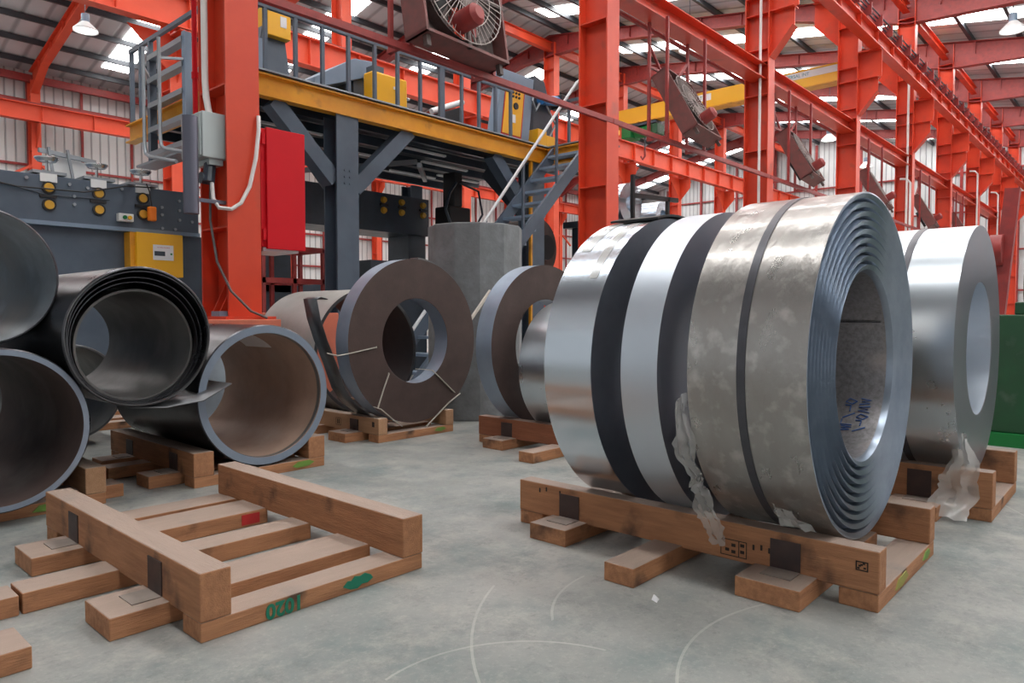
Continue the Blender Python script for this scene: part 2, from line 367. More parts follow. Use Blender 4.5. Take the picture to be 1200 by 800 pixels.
# ------------------------------------------------------------------ steel frames
ORD = ['first', 'second', 'third', 'fourth', 'fifth', 'sixth', 'seventh', 'eighth', 'ninth', 'tenth']
def shaft(mb, x, y0, d, b_, z0, z1, stiff):
    """I section: flanges normal to Y, web normal to X"""
    mb.box(x, x+b_, y0, y0+.022, z0, z1).box(x, x+b_, y0+d-.022, y0+d, z0, z1).box(x+b_/2-.008, x+b_/2+.008, y0+.022, y0+d-.022, z0, z1)
    for z in stiff: mb.box(x+.004, x+b_-.004, y0+.022, y0+d-.022, z-.008, z+.008)
NB, ND = .30, .50
Y0 = 5.87
near_lab = ['nearest orange-red steel column, with the grey box and red cabinet on it',
            'second orange-red steel column of the near row, rising behind the two narrow silver coils',
            'third orange-red steel column of the near row, above the big wrapped coil']
for n in range(9):
    x = FX[n]
    t = thing('steel_column', near_lab[n] if n < 3 else '%s orange-red steel column of the near row, counted from the camera' % ORD[n], 'column', (x, Y0, 0 if n else .96), 'near row of columns')
    mb = MB(); zt = roofz(Y0)-.3
    if n == 0: st = [1.75, 2.95, 4.2, 5.6, 7.0]
    elif n == 1: st = [1.6, 2.85, 4.02, 5.2, 6.4, 7.6]
    else: st = [1.6, 3.1, 4.3, 5.4, 6.05, 6.3, 7.0, 7.35, 8.4, 9.2, 10.3]
    shaft(mb, x, Y0, ND, NB, .96 if n == 0 else 0, zt, st)
    mb.build('shaft', ORANGE, t)
    # right side crane bracket (camera's bay): deep plate, tapering below
    cx = x+NB/2
    bm_ = MB().prism([(Y0, 7.7), (5.34, 7.7), (5.34, 7.03), (5.42, 7.0), (5.42, 6.65), (Y0, 6.13)], 'x', cx-.012, cx+.012)
    bm_.box(x, x+NB, 5.34, Y0, 7.68, 7.7).box(x+.02, x+NB-.02, 5.40, Y0, 7.0, 7.02)
    bm_.bar((cx, 5.42, 6.65), (cx, Y0-.005, 6.12), NB-.04, .02)
    bm_.build('crane_bracket', ORANGE, t)
    bl = MB().prism([(Y0+ND, 9.25), (7.02, 9.25), (7.02, 8.68), (Y0+ND, 8.0)], 'x', cx-.012, cx+.012)
    bl.box(x, x+NB, Y0+ND, 7.02, 9.23, 9.25).bar((cx, 7.02, 8.68), (cx, Y0+ND, 7.98), NB-.04, .02)
    bl.build('crane_bracket', ORANGE, t)
    z0 = .96 if n == 0 else 0
    MB().box(x-.08, x+NB+.08, Y0-.1, Y0+ND+.1, z0, z0+.025).build('base_plate', ORANGE, t)
    if n == 0:
        MB().prism([(x-.0, z0+.025), (x+NB/2, z0+.025), (x+NB/2, z0+.34)], 'y', Y0+.2, Y0+.215).prism([(x, z0+.025), (x+NB/2, z0+.025), (x+NB/2, z0+.34)], 'y', Y0+.33, Y0+.345).build('gusset', ORANGE, t)
        MB().box(x-.06, x+.04, Y0+.05, Y0+.2, z0+.026, z0+.07).build('anchor_block', GREYL, t)
for n in range(1, 9):
    x = FX[n]
    t = thing('steel_column', '%s tall orange steel column of the middle row under the roof ridge, counted from the camera' % ORD[n-1], 'column', (x, YR, 0), 'middle row of columns')
    mb = MB(); st = [1.2*i for i in range(1, 11)]
    shaft(mb, x, YR-.3, .6, .38, 0, ZR-.6, st); mb.build('shaft', ORANGE2, t)
    cx = x+.19
    MB().prism([(YR-.3, 8.66), (YR-.95, 8.66), (YR-.95, 8.1), (YR-.3, 7.4)], 'x', cx-.015, cx+.015).box(x, x+.38, YR-.95, YR-.3, 8.62, 8.66).build('crane_bracket', ORANGE2, t)
    MB().prism([(x, 8.66), (x-1.1, 8.66), (x, 7.6)], 'y', YR-.33, YR-.3).prism([(x+.38, 8.66), (x+1.48, 8.66), (x+.38, 7.6)], 'y', YR-.33, YR-.3).build('knee_brace', ORANGE2, t)
    MB().box(x-.1, x+.48, YR-.4, YR+.4, 0, .03).build('base_plate', ORANGE2, t)
for n in range(1, 9):
    x = FX[n]
    t = thing('steel_column', '%s orange steel column along the left wall, counted from the camera' % ORD[n-1], 'column', (x, YW-.7, 0), 'columns along the left wall')
    mb = MB(); shaft(mb, x, YW-.7, .45, .34, 0, ZW-.5, [1.5*i for i in range(1, 7)]); mb.build('shaft', ORANGE2, t)
    MB().prism([(YW-.7, 8.5), (YW-1.25, 8.5), (YW-1.25, 8.2), (YW-.7, 7.6)], 'x', x+.16, x+.18).build('crane_bracket', ORANGE2, t)
    MB().bar((x+.34, YW-.72, 6.9), (x+1.3, YW-.72, 6.2), .1, .1).bar((x, YW-.72, 6.9), (x-1.1, YW-.72, 6.2), .1, .1).build('knee_brace', ORANGE2, t)

def rafter_poly(pts):   # pts: (y, top, depth)
    return [(y, z) for y, z, d in pts] + [(y, z-d) for y, z, d in reversed(pts)]
for n in range(1, 9):
    x = FX[n]+.1
    lab = '%s frame from the camera' % ORD[n]
    # left slope
    if True:
        t = thing('roof_rafter', 'red haunched rafter of the left roof slope, %s' % lab, 'beam', (x, YW-.5, ZW-.8), 'rafters of the left slope')
        pts = [(YW-.45, roofz(YW-.45)-.25, 1.0), (YW-2.0, roofz(YW-2.0)-.25, .45), (YR+5, roofz(YR+5)-.25, .42), (YR+1.6, roofz(YR+1.6)-.25, .6), (YR, roofz(YR)-.25, .9)]
        pl = rafter_poly(pts); mb = MB().prism(pl, 'x', x+.05-.01, x+.05+.01)
        for i in range(4):
            a, b_ = pts[i], pts[i+1]
            mb.bar((x+.05, a[0], a[1]), (x+.05, b_[0], b_[1]), .28, .025).bar((x+.05, a[0], a[1]-a[2]), (x+.05, b_[0], b_[1]-b_[2]), .28, .025)
        for i in range(8):
            yy = YW-1.5-i*1.5; mb.box(x-.06, x+.16, yy-.01, yy+.01, roofz(yy)-.66, roofz(yy)-.26)
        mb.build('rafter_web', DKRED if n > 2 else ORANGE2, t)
    t = thing('roof_rafter', 'red haunched rafter from ridge over near columns, %s' % lab, 'beam', (x, YR, ZR-.8), 'rafters of the right slope')
    yc = Y0+.25
    P_ = lambda y, d: (y, roofz(y)-.25, d)
    pts = [P_(YR, .9), P_(YR-2.4, .5), P_(yc+4.0, .45), P_(yc+.6, .88), P_(yc, .95), P_(yc-.6, .88), P_(yc-4, .48), P_(YE+.3, .48)]
    mb = MB().prism(rafter_poly(pts), 'x', x+.04, x+.06)
    for i in range(len(pts)-1):
        a, b_ = pts[i], pts[i+1]
        mb.bar((x+.05, a[0], a[1]), (x+.05, b_[0], b_[1]), .28, .025).bar((x+.05, a[0], a[1]-a[2]), (x+.05, b_[0], b_[1]-b_[2]), .28, .025)
    for i in range(18):
        yy = YR-1-i*1.6
        mb.box(x-.06, x+.16, yy-.01, yy+.01, roofz(yy)-.68, roofz(yy)-.26)
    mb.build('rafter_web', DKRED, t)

# longitudinal members
tag(MB().ibeam((XN, YR, ZR-.75), (XF, YR, ZR-.75), .4, .25).build('ridge_beam', ORANGE2, loc=(0, YR, ZR-.75)), 'orange beam running along under the roof ridge', 'beam')
for n in range(1, 8):
    a, b_ = FX[n]+NB, FX[n+1]
    tag(MB().ibeam((a, Y0+.25, 10.6), (b_, Y0+.25, 10.6), .28, .2).build('eave_strut', ORANGE, loc=(a, Y0+.25, 10.6)), 'red strut high up between the %s and %s near-row columns' % (ORD[n], ORD[n+1]), 'beam', 'struts over the near row')

def runway(name, label, x0, x1, y, zb, h, w, m, stiff=1.4, rail=True):
    t = thing(name, label, 'crane beam', (x0, y, zb))
    g = MB().ibeam((x0, y, zb+h/2), (x1, y, zb+h/2), h, w, .02, .03)
    xx = x0
    while xx < x1: g.box(xx, xx+.015, y-w/2+.02, y+w/2-.02, zb+.03, zb+h-.03); xx += stiff
    g.build('girder', m, t)
    if rail: MB().box(x0, x1, y-.035, y+.035, zb+h, zb+h+.09).build('crane_rail', DKRED, t)
    return t
t = runway('runway_beam', 'red crane runway beam on the brackets right of the near columns', FX[1]-.2, XF, 5.45, 7.7, .38, .26, ORANGE, 1.4)
mb = MB()
for i in range(3): mb.tube([(FX[1], 5.36-.05*i, 8.22+.05*i), (XF, 5.36-.05*i, 8.22+.05*i)], .018, 6)
mb2 = MB(); xx = FX[1]
while xx < XF: mb2.box(xx, xx+.05, 5.2, 5.45, 8.08, 8.36); xx += .9
mb2.build('conductor_clamp', DKRED, t); mb.build('conductor_rail', STEELDK, t)
runway('runway_beam', 'red crane runway beam on the left brackets of the near columns, high up', 4, XF, 6.85, 9.25, .6, .25, ORANGE)
runway('runway_beam', 'deep orange crane runway beam along the middle row of columns', XN, XF, YR-.8, 8.68, .85, .35, ORANGE2, 1.85)
runway('runway_beam', 'orange crane runway beam along the left wall columns', XN, XF, YW-1.0, 8.55, .65, .32, ORANGE2, 1.85)

# bay by bay in the near row: tie beam, upper pipe, lower rail, hanger frame and fan
for n in range(0, 7):
    a, b_ = FX[n]+NB/2+.01, FX[n+1]+NB/2-.01
    lab = 'between the %s and %s near-row columns' % (ORD[n], ORD[n+1])
    if n >= 1:
        tag(MB().ibeam((a, Y0+.25, 5.86), (b_, Y0+.25, 5.86), .30, .34, .012, .018).build('tie_beam', ORANGE, loc=(a, Y0+.25, 5.7)), 'red wide-flanged tie beam '+lab, 'beam', 'tie beams of the near row')
    if n >= 1:
        tag(MB().tube([(a, Y0+.55, 5.75), (b_, Y0+.55, 5.75)], .04, 8).build('upper_pipe', DKRED, loc=(a, Y0+.55, 5.7)), 'thin red pipe beside the tie beam '+lab, 'pipe', 'upper pipes of the near row')
    tag(MB().bar((a, Y0+.02, 3.77), (b_, Y0+.02, 3.77), .06, .07).build('lower_rail', DKRED, loc=(a, Y0, 3.77)), 'long dull red rail carrying a fan '+lab, 'rail', 'fan rails of the near row')
# hanger frames
def hanger(x0, lab, top):
    t = thing('hanger_frame', lab, 'frame', (x0, Y0+.02, 3.8), 'fan hangers')
    for (px, py) in ((x0, Y0), (x0+.02, Y0+.34), (x0+1.26, Y0), (x0+1.28, Y0+.34)):
        MB().bar((px, py, 3.8), (px, py, top), .045, .045).build('hanger_post', DKRED, t)
    MB().bar((x0, Y0+.34, 5.0), (x0+1.28, Y0+.34, 5.0), .04, .04).build('cross_bar', DKRED, t)
    for xa, xb in ((x0+.9, x0+1.26), (x0+.4, x0+.02)): MB().bar((xa, Y0+.34, 5.0), (xb, Y0+.34, 5.35), .035, .035).build('diagonal_brace', DKRED, t)
    for xx in (x0, x0+1.28): MB().bar((xx, Y0, 3.82), (xx, Y0+.36, 3.82), .04, .04).build('foot_bar', DKRED, t)
    return t
def fan(loc, rz, tilt, label):
    """square panel fan, built facing -Y at the origin"""
    t = thing('ventilation_fan', label, 'fan', loc, 'large ventilation fans')
    OFF[t.name] = Vector((0, 0, 0)); H = .57
    f = MB().box(-H, H, -.02, .26, -H, -H+.03).box(-H, H, -.02, .26, H-.03, H).box(-H, -H+.03, -.02, .26, -H, H).box(H-.03, H, -.02, .26, -H, H)
    f.build('housing', FANR, t)
    # panel with round opening
    p = MB(); n = 40; vs = []; 
    for i in range(n):
        a = 2*PI*i/n; c, s_ = math.cos(a), math.sin(a); k = (H-.03)/max(abs(c), abs(s_)); vs += [(.49*c, .1, .49*s_), (k*c, .1, k*s_)]
    p.add(vs, [(2*i, 2*i+1, 2*((i+1) % n)+1, 2*((i+1) % n)) for i in range(n)]); p.build('venturi_panel', FANM, t)
    MB().lathe([(.02, .49), (.22, .49), (.22, .5), (.02, .5)], (0, 0, 0), 'y', 40).build('ring', FANM, t)
    hb = MB().disc((0, .15, 0), .1, 'y', .12).build('hub', FANM, t)
    for k in range(6):
        a0 = k*PI/3; vs = []; fs = []
        for i in range(6):
            r = .1+.37*i/5
            for j in (0, 1):
                ang = a0+(-.20 if j == 0 else .24)*(1-.2*i/5); vs.append((r*math.cos(ang), .10+.09*j, r*math.sin(ang)))
        for i in range(5): fs.append((2*i, 2*i+1, 2*i+3, 2*i+2))
        o = MB().add(vs, fs, 0, True).build('blade', FANM, hb); sm = o.modifiers.new('thickness', 'SOLIDIFY'); sm.thickness = .006
        g = MB()
    for k in range(28):
        a = 2*PI*k/28; g.bar((.08*math.cos(a), -.03, .08*math.sin(a)), (.53*math.cos(a), -.03, .53*math.sin(a)), .005, .005)
    for r in (.13, .26, .4, .52): g.lathe([(-.033, r-.004), (-.027, r-.004), (-.027, r+.004), (-.033, r+.004)], (0, 0, 0), 'y', 32)
    g.build('wire_guard', FANM, t)
    g = MB()
    for k in range(44):
        a = 2*PI*k/44; g.bar((.08*math.cos(a), .27, .08*math.sin(a)), (.53*math.cos(a), .27, .53*math.sin(a)), .006, .006)
    for r in (.18, .35, .52): g.lathe([(.267, r-.004), (.273, r-.004), (.273, r+.004), (.267, r+.004)], (0, 0, 0), 'y', 32)
    g.build('rear_guard', mat('dusty_wire', (.42, .36, .34), .6, .2), t)
    MB().bar((-H, .24, 0), (H, .24, 0), .05, .04).bar((0, .24, -H), (0, .24, H), .05, .04).build('motor_bracket', FANM, t)
    MB().lathe([(.24, .0), (.24, .1), (.46, .1), (.50, .06), (.50, 0)], (.1, 0, -.36), 'y', 20, close=False).build('motor', DKRED, t)
    MB().disc((0, -.08, 0), .13, 'y', .08).box(-.05, .05, -.12, -.05, -.42, 0).build('belt_cover', BLACK, t)
    for sx_ in (-1, 1): MB().bar((sx_*.5, .18, -H), (sx_*.5, .18, -H-.1), .05, .05).build('foot', FANM, t)
    t.rotation_euler = (tilt, 0, rz)
    return t
fan_lab = ['big dusty fan near the top, hung over the mezzanine between the first two near columns',
           'dusty fan hung between the second and third near columns, in front of the yellow crane',
           'dusty fan hung between the third and fourth near columns, above the wrapped coil',
           'dusty fan hung between the fourth and fifth near columns', 'dusty fan hung between the fifth and sixth near columns', 'small dusty fan hung between the sixth and seventh near columns']
F0 = None
for n in range(6):
    xc = (5.56, 10.82, 15.85, 21.4, 27.0, 32.6)[n]
    top = 5.7
    hanger(xc-.64, 'red four-post hanger frame %s' % fan_lab[n].replace(', in front of the yellow crane', '').replace(', above the wrapped coil', '').replace(' over the mezzanine', '').replace('dusty fan hung', 'hanging').replace('big hanging', 'hanging').replace('big dusty fan near the top, hung', 'hanging').replace('small hanging', 'hanging'), top if n else 6.2)
    l = (xc, Y0+.10, 4.34)
    if F0 is None:
        F0 = fan((5.50, l[1], 4.47), PI+.05, .16, fan_lab[0]); F0.scale = (1.15, 1.15, 1.15)
    else:
        f = dup(F0, l, fan_lab[n]); f.scale = (1, 1, 1); f.rotation_euler = (.5, 0, PI+.12)

# crane
ct = thing('bridge_crane', 'yellow overhead travelling crane spanning from the middle row to the near row', 'crane', (28.1, 13, 9.6))
MB().box(27.85, 28.35, 7.3, 19.6, 9.62, 10.28).build('girder', YELB, ct, bevel=.01)
MB().box(27.8, 28.4, 7.2, 19.7, 9.58, 9.62).build('bottom_flange', YEL, ct)
MB().box(26.9, 29.3, 19.45, 19.95, 9.6, 9.95).box(26.9, 29.3, 6.9, 7.3, 9.95, 10.25).build('end_carriage', YELB, ct)
o = MB().box(27.835, 27.848, 14.0, 15.6, 9.9, 10.17).build('load_sign', PAPER, ct)
text('sign_lettering', 'SWL 10 T', .2, GREENP, o, (27.83, 14.8, 10.03), (0, -1, 0), (0, 0, 1))
mk = MB().box(27.835, 27.848, 8.4, 12.3, 9.95, 10.2).build('maker_sign', PAPER, ct)
text('sign_lettering', 'UNIVERSAL INT', .17, TEAL, mk, (27.83, 10.6, 10.07), (0, -1, 0), (0, 0, 1))
MB().prism([(12.1, 10.075), (12.0, 10.17), (11.9, 10.075), (12.0, 9.98)], 'x', 27.825, 27.836).build('sign_emblem', TEAL, mk)
ht = thing('crane_hoist', 'green hoist trolley hanging under the left part of the yellow crane', 'hoist', (28.1, 17.6, 9.0))
MB().disc((28.1, 17.3, 9.2), .26, 'y', .9).build('drum', GREENB, ht)
MB().box(27.7, 28.5, 17.8, 18.3, 8.95, 9.45).build('gearbox', GREENB, ht, bevel=.03)
MB().box(27.8, 28.4, 16.5, 16.8, 8.95, 9.4).build('motor', GREENM, ht, bevel=.03)
MB().bar((28.1, 16.6, 9.5), (28.1, 18.3, 9.5), .5, .12).build('trolley_frame', STEELDK, ht)
MB().tube([(28.1, 17.3, 8.95), (28.1, 17.3, 8.3)], .03).build('rope', STEELDK, ht)
MB().tube([(28.1, 17.3, 8.35), (28.1, 17.3, 8.1), (28.1, 17.42, 7.98), (28.1, 17.5, 8.12)], .05).build('hook', DKRED, ht)

# high-bay lamps
L0 = None
for i, (x, y, z, lab) in enumerate([(7.66, 24.14, 9.5, 'round high-bay lamp over the left aisle, at the upper left'), (20.97, 11.3, 9.4, 'high-bay lamp over the middle aisle, above the second fan'),
                                    (25.8, 3.4, 9.35, 'high-bay lamp with cage over the camera\'s aisle, at the upper right'), (34, 11.3, 8.9, 'high-bay lamp over the middle aisle behind the third fan'), (42, 12, 9.0, 'small distant high-bay lamp over the middle aisle beyond the fans')]):
    if L0 is None:
        L0 = thing('high_bay_lamp', lab, 'lamp', (x, y, z), 'high-bay lamps')
        zt = roofz(y)-.2
        MB().lathe([(z, .32), (z+.06, .3), (z+.26, .10), (z+.28, .10), (z+.05, .33), (z-.01, .34)], (x, y, 0), 'z', 32).build('reflector', WHITE, L0)
        MB().disc((x, y, z+.02), .29, 'z', .02, 28).build('lamp_glass', LAMP, L0)
        MB().lathe([(z+.26, 0), (z+.26, .11), (z+.5, .11), (z+.54, 0)], (x, y, 0), 'z', 20, close=False).build('ballast', GREYL, L0)
        rod = MB().tube([(x, y, z), (x, y, z+1)], .012, 6).build('suspension_rod', STEELDK, L0); rod.scale.z = roofz(y)-.2-z
    else:
        c = dup(L0, (x, y, z), lab)
        for q in c.children:
            if q.name.startswith('suspension'): q.scale.z = roofz(y)-.2-z

# conduits on the near columns
for (x, y, z0, z1, lab) in ((FX[2]-.03, Y0+.16, 0, 10.5, 'white conduit running up the third near column'), (FX[4]-.03, Y0+.14, 0, 8.6, 'white conduit running up the fifth near column'),
                            (FX[4]-.03, Y0+.04, 0, 5.3, 'shorter white conduit beside another on the fifth near column'), (FX[6]-.03, Y0+.06, 0, 7.2, 'white conduit running up the seventh near column'), (FX[7]-.03, Y0+.1, 0, 7.0, 'white conduit running up the eighth near column')):
    pts = [(x, y, z0), (x, y, z1-.15), (x, y-.0+.1, z1-.03), (x, y+.3, z1)] if z1 < 9 else [(x, y, z0), (x, y, z1)]
    tag(MB().tube(pts, .035 if x > 20 else .028, 8).build('conduit_pipe', CONDUIT, loc=(x, y, 0)), lab, 'pipe', 'white conduits')
#PART2
# ================================================================== MEZZANINE
mz = thing('mezzanine_platform', 'steel mezzanine with yellow edge beams on dark grey posts', 'platform', (4.3, 8, 0))
MZ = 3.88
MB().box(4.3, 11.0, 8.02, 11.7, MZ-.03, MZ+.0).box(9.75, 10.4, 6.9, 8.02, MZ-.03, MZ).build('deck', STEELDK, mz)
MB().ibeam((4.25, 8.0, MZ-.15), (9.78, 8.0, MZ-.15), .27, .14, .012, .022).build('edge_beam', YEL, mz)
MB().ibeam((4.3, 7.95, MZ-.15), (4.3, 11.7, MZ-.15), .27, .14, .012, .022).build('edge_beam', YEL, mz)
MB().ibeam((9.78, 8.0, MZ-.15), (9.78, 6.9, MZ-.15), .27, .14, .012, .022).build('edge_beam', YEL, mz)
MB().box(4.2, 9.8, 7.9, 8.1, MZ, MZ+.02).box(9.7, 9.9, 6.85, 7.9, MZ, MZ+.02).build('kick_strip', GALVR, mz)
j = MB(); 
for i in range(5): j.bar((4.4, 8.7+i*.7, MZ-.12), (10.9, 8.7+i*.7, MZ-.12), .07, .14)
j.build('joists', STEELDK, mz)
for i, (x, yy) in enumerate(((5.0, 9.3), (6.6, 9.9), (7.2, 9.0), (8.3, 9.6), (8.4, 10.6), (6.2, 11.1), (9.3, 10.3))):
    MB().bar((x, yy, MZ-.215), (x+1.1, yy, MZ-.215), .06, .03).build('lit_gap_strip', WHITE, mz)  # white bars stand in for light showing through gaps between deck plates
for (x, yy, w) in ((5.44, 7.96, .34), (9.35, 7.98, .34), (5.44, 11.2, .3), (9.4, 11.2, .3)):
    p = MB().box(x, x+w, yy, yy+.02, 0, MZ-.28).box(x, x+w, yy+.28, yy+.3, 0, MZ-.28).box(x+w/2-.01, x+w/2+.01, yy+.02, yy+.28, 0, MZ-.28)
    if yy < 9 and x < 6:
        for i in range(3):
            for k_ in (.12, .2): p.disc((x+k_, yy-.006, 2.72+.085*i), .014, 'y', .014, 8)
    p.build('post', GREY, mz)
MB().box(9.30, 9.345, 7.95, 8.0, 0, MZ-.28).build('yellow_strip', YEL, mz)
for a, b_ in (((5.76, 8.1, 2.68), (6.72, 8.1, 3.62)), ((5.46, 8.1, 2.75), (4.6, 8.1, 3.6)), ((9.36, 8.12, 2.75), (8.5, 8.12, 3.6)), ((9.55, 8.3, 2.75), (9.55, 9.2, 3.6)), ((5.6, 8.3, 2.75), (5.6, 9.2, 3.6))):
    MB().bar(a, b_, .2, .2).build('knee_brace', GREY if a[1] < 8.2 else STEELDK, mz)
MB().bar((7.3, 8.5, 3.3), (8.9, 10.2, 3.5), .07, .07).bar((6.2, 10.5, 3.3), (7.6, 8.9, 3.45), .07, .07).build('wind_brace', GALVR, mz)
gr = thing('guardrail', 'grey steel guardrail along the front of the mezzanine', 'railing', (4.3, 8.0, MZ+.02), 'mezzanine guardrails')
for i, x in enumerate((4.53, 4.94, 5.33, 5.73, 6.16, 6.56, 6.98, 7.4, 7.82, 8.2, 8.58, 8.95)):
    MB().bar((x, 8.1, MZ+.02), (x, 8.1, MZ+.82), .1 if x == 7.4 else .045, .045).build('baluster', GREY, gr)
MB().bar((4.4, 8.1, MZ+.84), (9.0, 8.1, MZ+.84), .05, .05).build('top_rail', GREY, gr)
gr = thing('guardrail', 'grey steel guardrail along the left end of the mezzanine, beside the ladder', 'railing', (4.3, 11.5, MZ+.02), 'mezzanine guardrails')
for y in (11.6, 11.25, 10.9): MB().bar((4.3, y, MZ+.02), (4.3, y, 4.93), .06, .05).build('baluster', GREY, gr)
MB().bar((4.3, 11.66, 4.96), (4.3, 8.5, 4.96), .05, .06).build('top_rail', GREY, gr)
gr = thing('guardrail', 'grey guardrail around the stair landing, behind the second column', 'railing', (10, 7, MZ+.02), 'mezzanine guardrails')
for y in (7.95, 7.5, 6.95): MB().bar((10.35, y, MZ+.02), (10.35, y, MZ+.95), .045, .045).build('baluster', GREY, gr)
MB().bar((10.35, 8, MZ+.95), (10.35, 6.9, MZ+.95), .045, .045).build('top_rail', GREY, gr)

# wide-tread ladder at the left end
ld = thing('access_ladder', 'grey wide-tread ladder hanging on the left end of the mezzanine', 'ladder', (4.0, 9.9, 2.9))
for y0 in (9.28, 10.38): MB().box(4.07, 4.17, y0, y0+.03, 3.12, 4.60).box(4.065, 4.075, y0-.03, y0+.06, 3.12, 4.60).build('stringer', GREYL if y0 < 10 else GREY, ld)
for z in (3.17, 3.50, 3.83, 4.17, 4.48):
    MB().box(4.05, 4.17, 9.31, 10.38, z, z+.03).box(4.045, 4.06, 9.31, 10.38, z-.01, z+.06).build('tread', GALVR, ld)
MB().box(3.85, 4.10, 9.0, 10.3, 2.98, 3.01).build('tread', GALVR, ld)
for (y, zb) in ((9.82, 3.08), (9.33, 3.1)):
    MB().tube([(3.78, y, 4.45), (3.78, y, zb+.1), (3.78, y-.04, zb), (3.78, y-.14, zb-.05), (3.8, y-.9, zb-.22)], .024, 8).build('handrail', GALVR, ld)
MB().bar((3.78, 9.82, 4.2), (4.07, 10.38, 4.25), .03, .03).bar((3.78, 9.33, 4.2), (4.07, 9.30, 4.25), .03, .03).build('rail_stay', GALVR, ld)

# stair
st = thing('steel_stair', 'dark grey steel stair coming down from the mezzanine behind the concrete pier', 'stair', (6.0, 7.45, 0))
for y in (7.08, 7.80):
    MB().prism([(9.7, 3.86), (9.7, 3.60), (6.02, .0), (5.77, .0)], 'y', y-.025, y+.025).build('stringer', GREY, st)
for i in range(16):
    z = .2+i*.23; x = 6.0+(z/3.86)*3.75-.02
    MB().box(x, x+.24, 7.1, 7.78, z, z+.04).build('tread', GREYL, st)
MB().tube([(5.95, 7.08, .80), (9.42, 7.08, 4.75), (9.55, 7.08, 4.84), (10.3, 7.08, 4.86)], .024, 10).build('handrail', mat('pale_rail', (.5, .52, .54), .5, .2), st)
for x in (6.5, 7.3, 8.1, 8.9, 9.65):
    zs = (x-5.77)*.98; MB().bar((x, 7.08, zs-.1), (x, 7.08, min(4.8, .80+(x-5.95)*1.137)), .035, .035).build('rail_post', GREY, st)

# ------------------------------------------------------------------ machines on the mezzanine
D = MZ+.02
t = thing('drive_stand', 'tapered dark grey stand topped by a yellow box at the left of the mezzanine', 'machine', (5.1, 9.1, D))
MB().add([(4.82, 8.95, D), (5.42, 8.95, D), (5.42, 9.45, D), (4.82, 9.45, D), (4.98, 8.98, 4.85), (5.3, 8.98, 4.85), (5.3, 9.3, 4.85), (4.98, 9.3, 4.85)], [(0,1,2,3),(4,5,6,7),(0,1,5,4),(1,2,6,5),(2,3,7,6),(3,0,4,7)]).build('stand', GREY, t)
MB().box(5.0, 5.34, 8.86, 9.24, 4.72, 5.12).build('switch_box', YELB, t, bevel=.01)
MB().box(5.18, 5.27, 8.85, 8.86, 4.86, 5.0).build('warning_sign', PAPER, t)
MB().box(4.85, 4.99, 8.9, 9.3, D, 4.65).build('side_cover', GREYL, t)
t = thing('roll_leveller', 'grey hooded roll leveller with yellow roll bank on the mezzanine', 'machine', (6.3, 9.5, D))
MB().prism([(5.85, 4.42), (6.55, 4.86), (6.9, 4.90), (6.98, 4.75), (6.98, 4.6), (6.75, 4.62), (5.85, 4.26)], 'y', 9.1, 10.0).build('hood', GREYL, t, bevel=.01)
MB().box(6.6, 6.92, 9.2, 9.9, D, 4.62).build('body', GREY, t)
MB().box(5.95, 6.55, 9.15, 9.9, 4.08, 4.22).build('roll_bank', YELB, t)
r = MB()
for i in range(5): r.disc((6.0+i*.12, 9.14, 4.12), .025, 'y', .03, 10)
r.build('bearing', BLACK, t)
MB().bar((5.8, 9.2, 4.2), (6.7, 9.2, 4.36), .05, .04).bar((5.8, 9.15, D+.06), (7.4, 9.15, D+.06), .05, .05).build('frame_bar', GALVR, t)
MB().box(5.7, 5.9, 9.15, 9.35, 4.28, 4.36).build('cap', WHITE, t)
MB().box(5.9, 6.9, 9.2, 9.9, D, 4.05).build('base', STEELDK, t)
t = thing('yellow_guard', 'plain yellow machine guard with a small white sticker on the mezzanine', 'machine guard', (6.9, 8.9, D))
MB().box(6.6, 7.26, 8.72, 8.96, D, 4.62).build('guard_box', YELB, t, bevel=.03)
MB().box(6.98, 7.06, 8.71, 8.72, 4.42, 4.46).build('sticker', PAPER, t)
MB().box(6.66, 6.85, 8.78, 8.96, 4.62, 4.72).build('cap', GREY, t)
t = thing('feed_table', 'low feed table with white roller and red rollers on the mezzanine', 'machine', (8.4, 9.2, D))
MB().box(7.4, 9.05, 9.0, 9.9, D, 4.12).build('bed', STEELDK, t)
MB().tube([(8.35, 9.4, 4.50), (9.1, 9.4, 4.82)], .05, 12).build('white_roller', WHITE, t)
MB().prism([(8.4, 4.2), (8.4, 4.46), (9.0, 4.7), (9.05, 4.3)], 'y', 9.3, 9.8).build('side_plate', BLACK, t)
for i in range(3): MB().tube([(8.35+i*.25, 9.0, 4.16), (8.35+i*.25, 9.9, 4.16)], .05, 10).build('red_roller', RED2, t)
MB().tube([(7.45, 9.0, 4.13), (7.45, 9.0, 4.42)], .015, 8).disc((7.45, 9.0, 4.43), .07, 'z', .02).build('handwheel', SIL, t)
t = thing('control_cabinet', 'sloping blue-grey control cabinet with a yellow button panel on the mezzanine', 'cabinet', (9.7, 8.8, D))
MB().prism([(9.12, D), (10.02, D), (10.2, 5.32), (9.36, 5.32)], 'y', 8.65, 8.86).build('body', GREYL, t, bevel=.01)
d = MB().prism([(9.32, 4.2), (9.80, 4.2), (9.90, 5.04), (9.44, 5.04)], 'y', 8.63, 8.65).build('button_panel', YELB, t)
MB().prism([(9.30, 4.17), (9.83, 4.17), (9.94, 5.08), (9.43, 5.08)], 'y', 8.638, 8.648).build('red_border', RED2, t)
r = MB()
for i in range(3):
    for k_ in range(2): r.disc((9.6+i*.08, 8.62, 4.88+k_*.07), .022, 'y', .02, 10)
r.disc((9.67, 8.62, 4.72), .06, 'y', .02, 18).build('buttons', BLACK, d)
MB().box(9.52, 9.66, 8.62, 8.63, 4.42, 4.56).build('notice', PAPER, d)
t = thing('press_column', 'dark grey press column with blue motor and yellow block right of the control cabinet', 'machine', (10.4, 8.9, D))
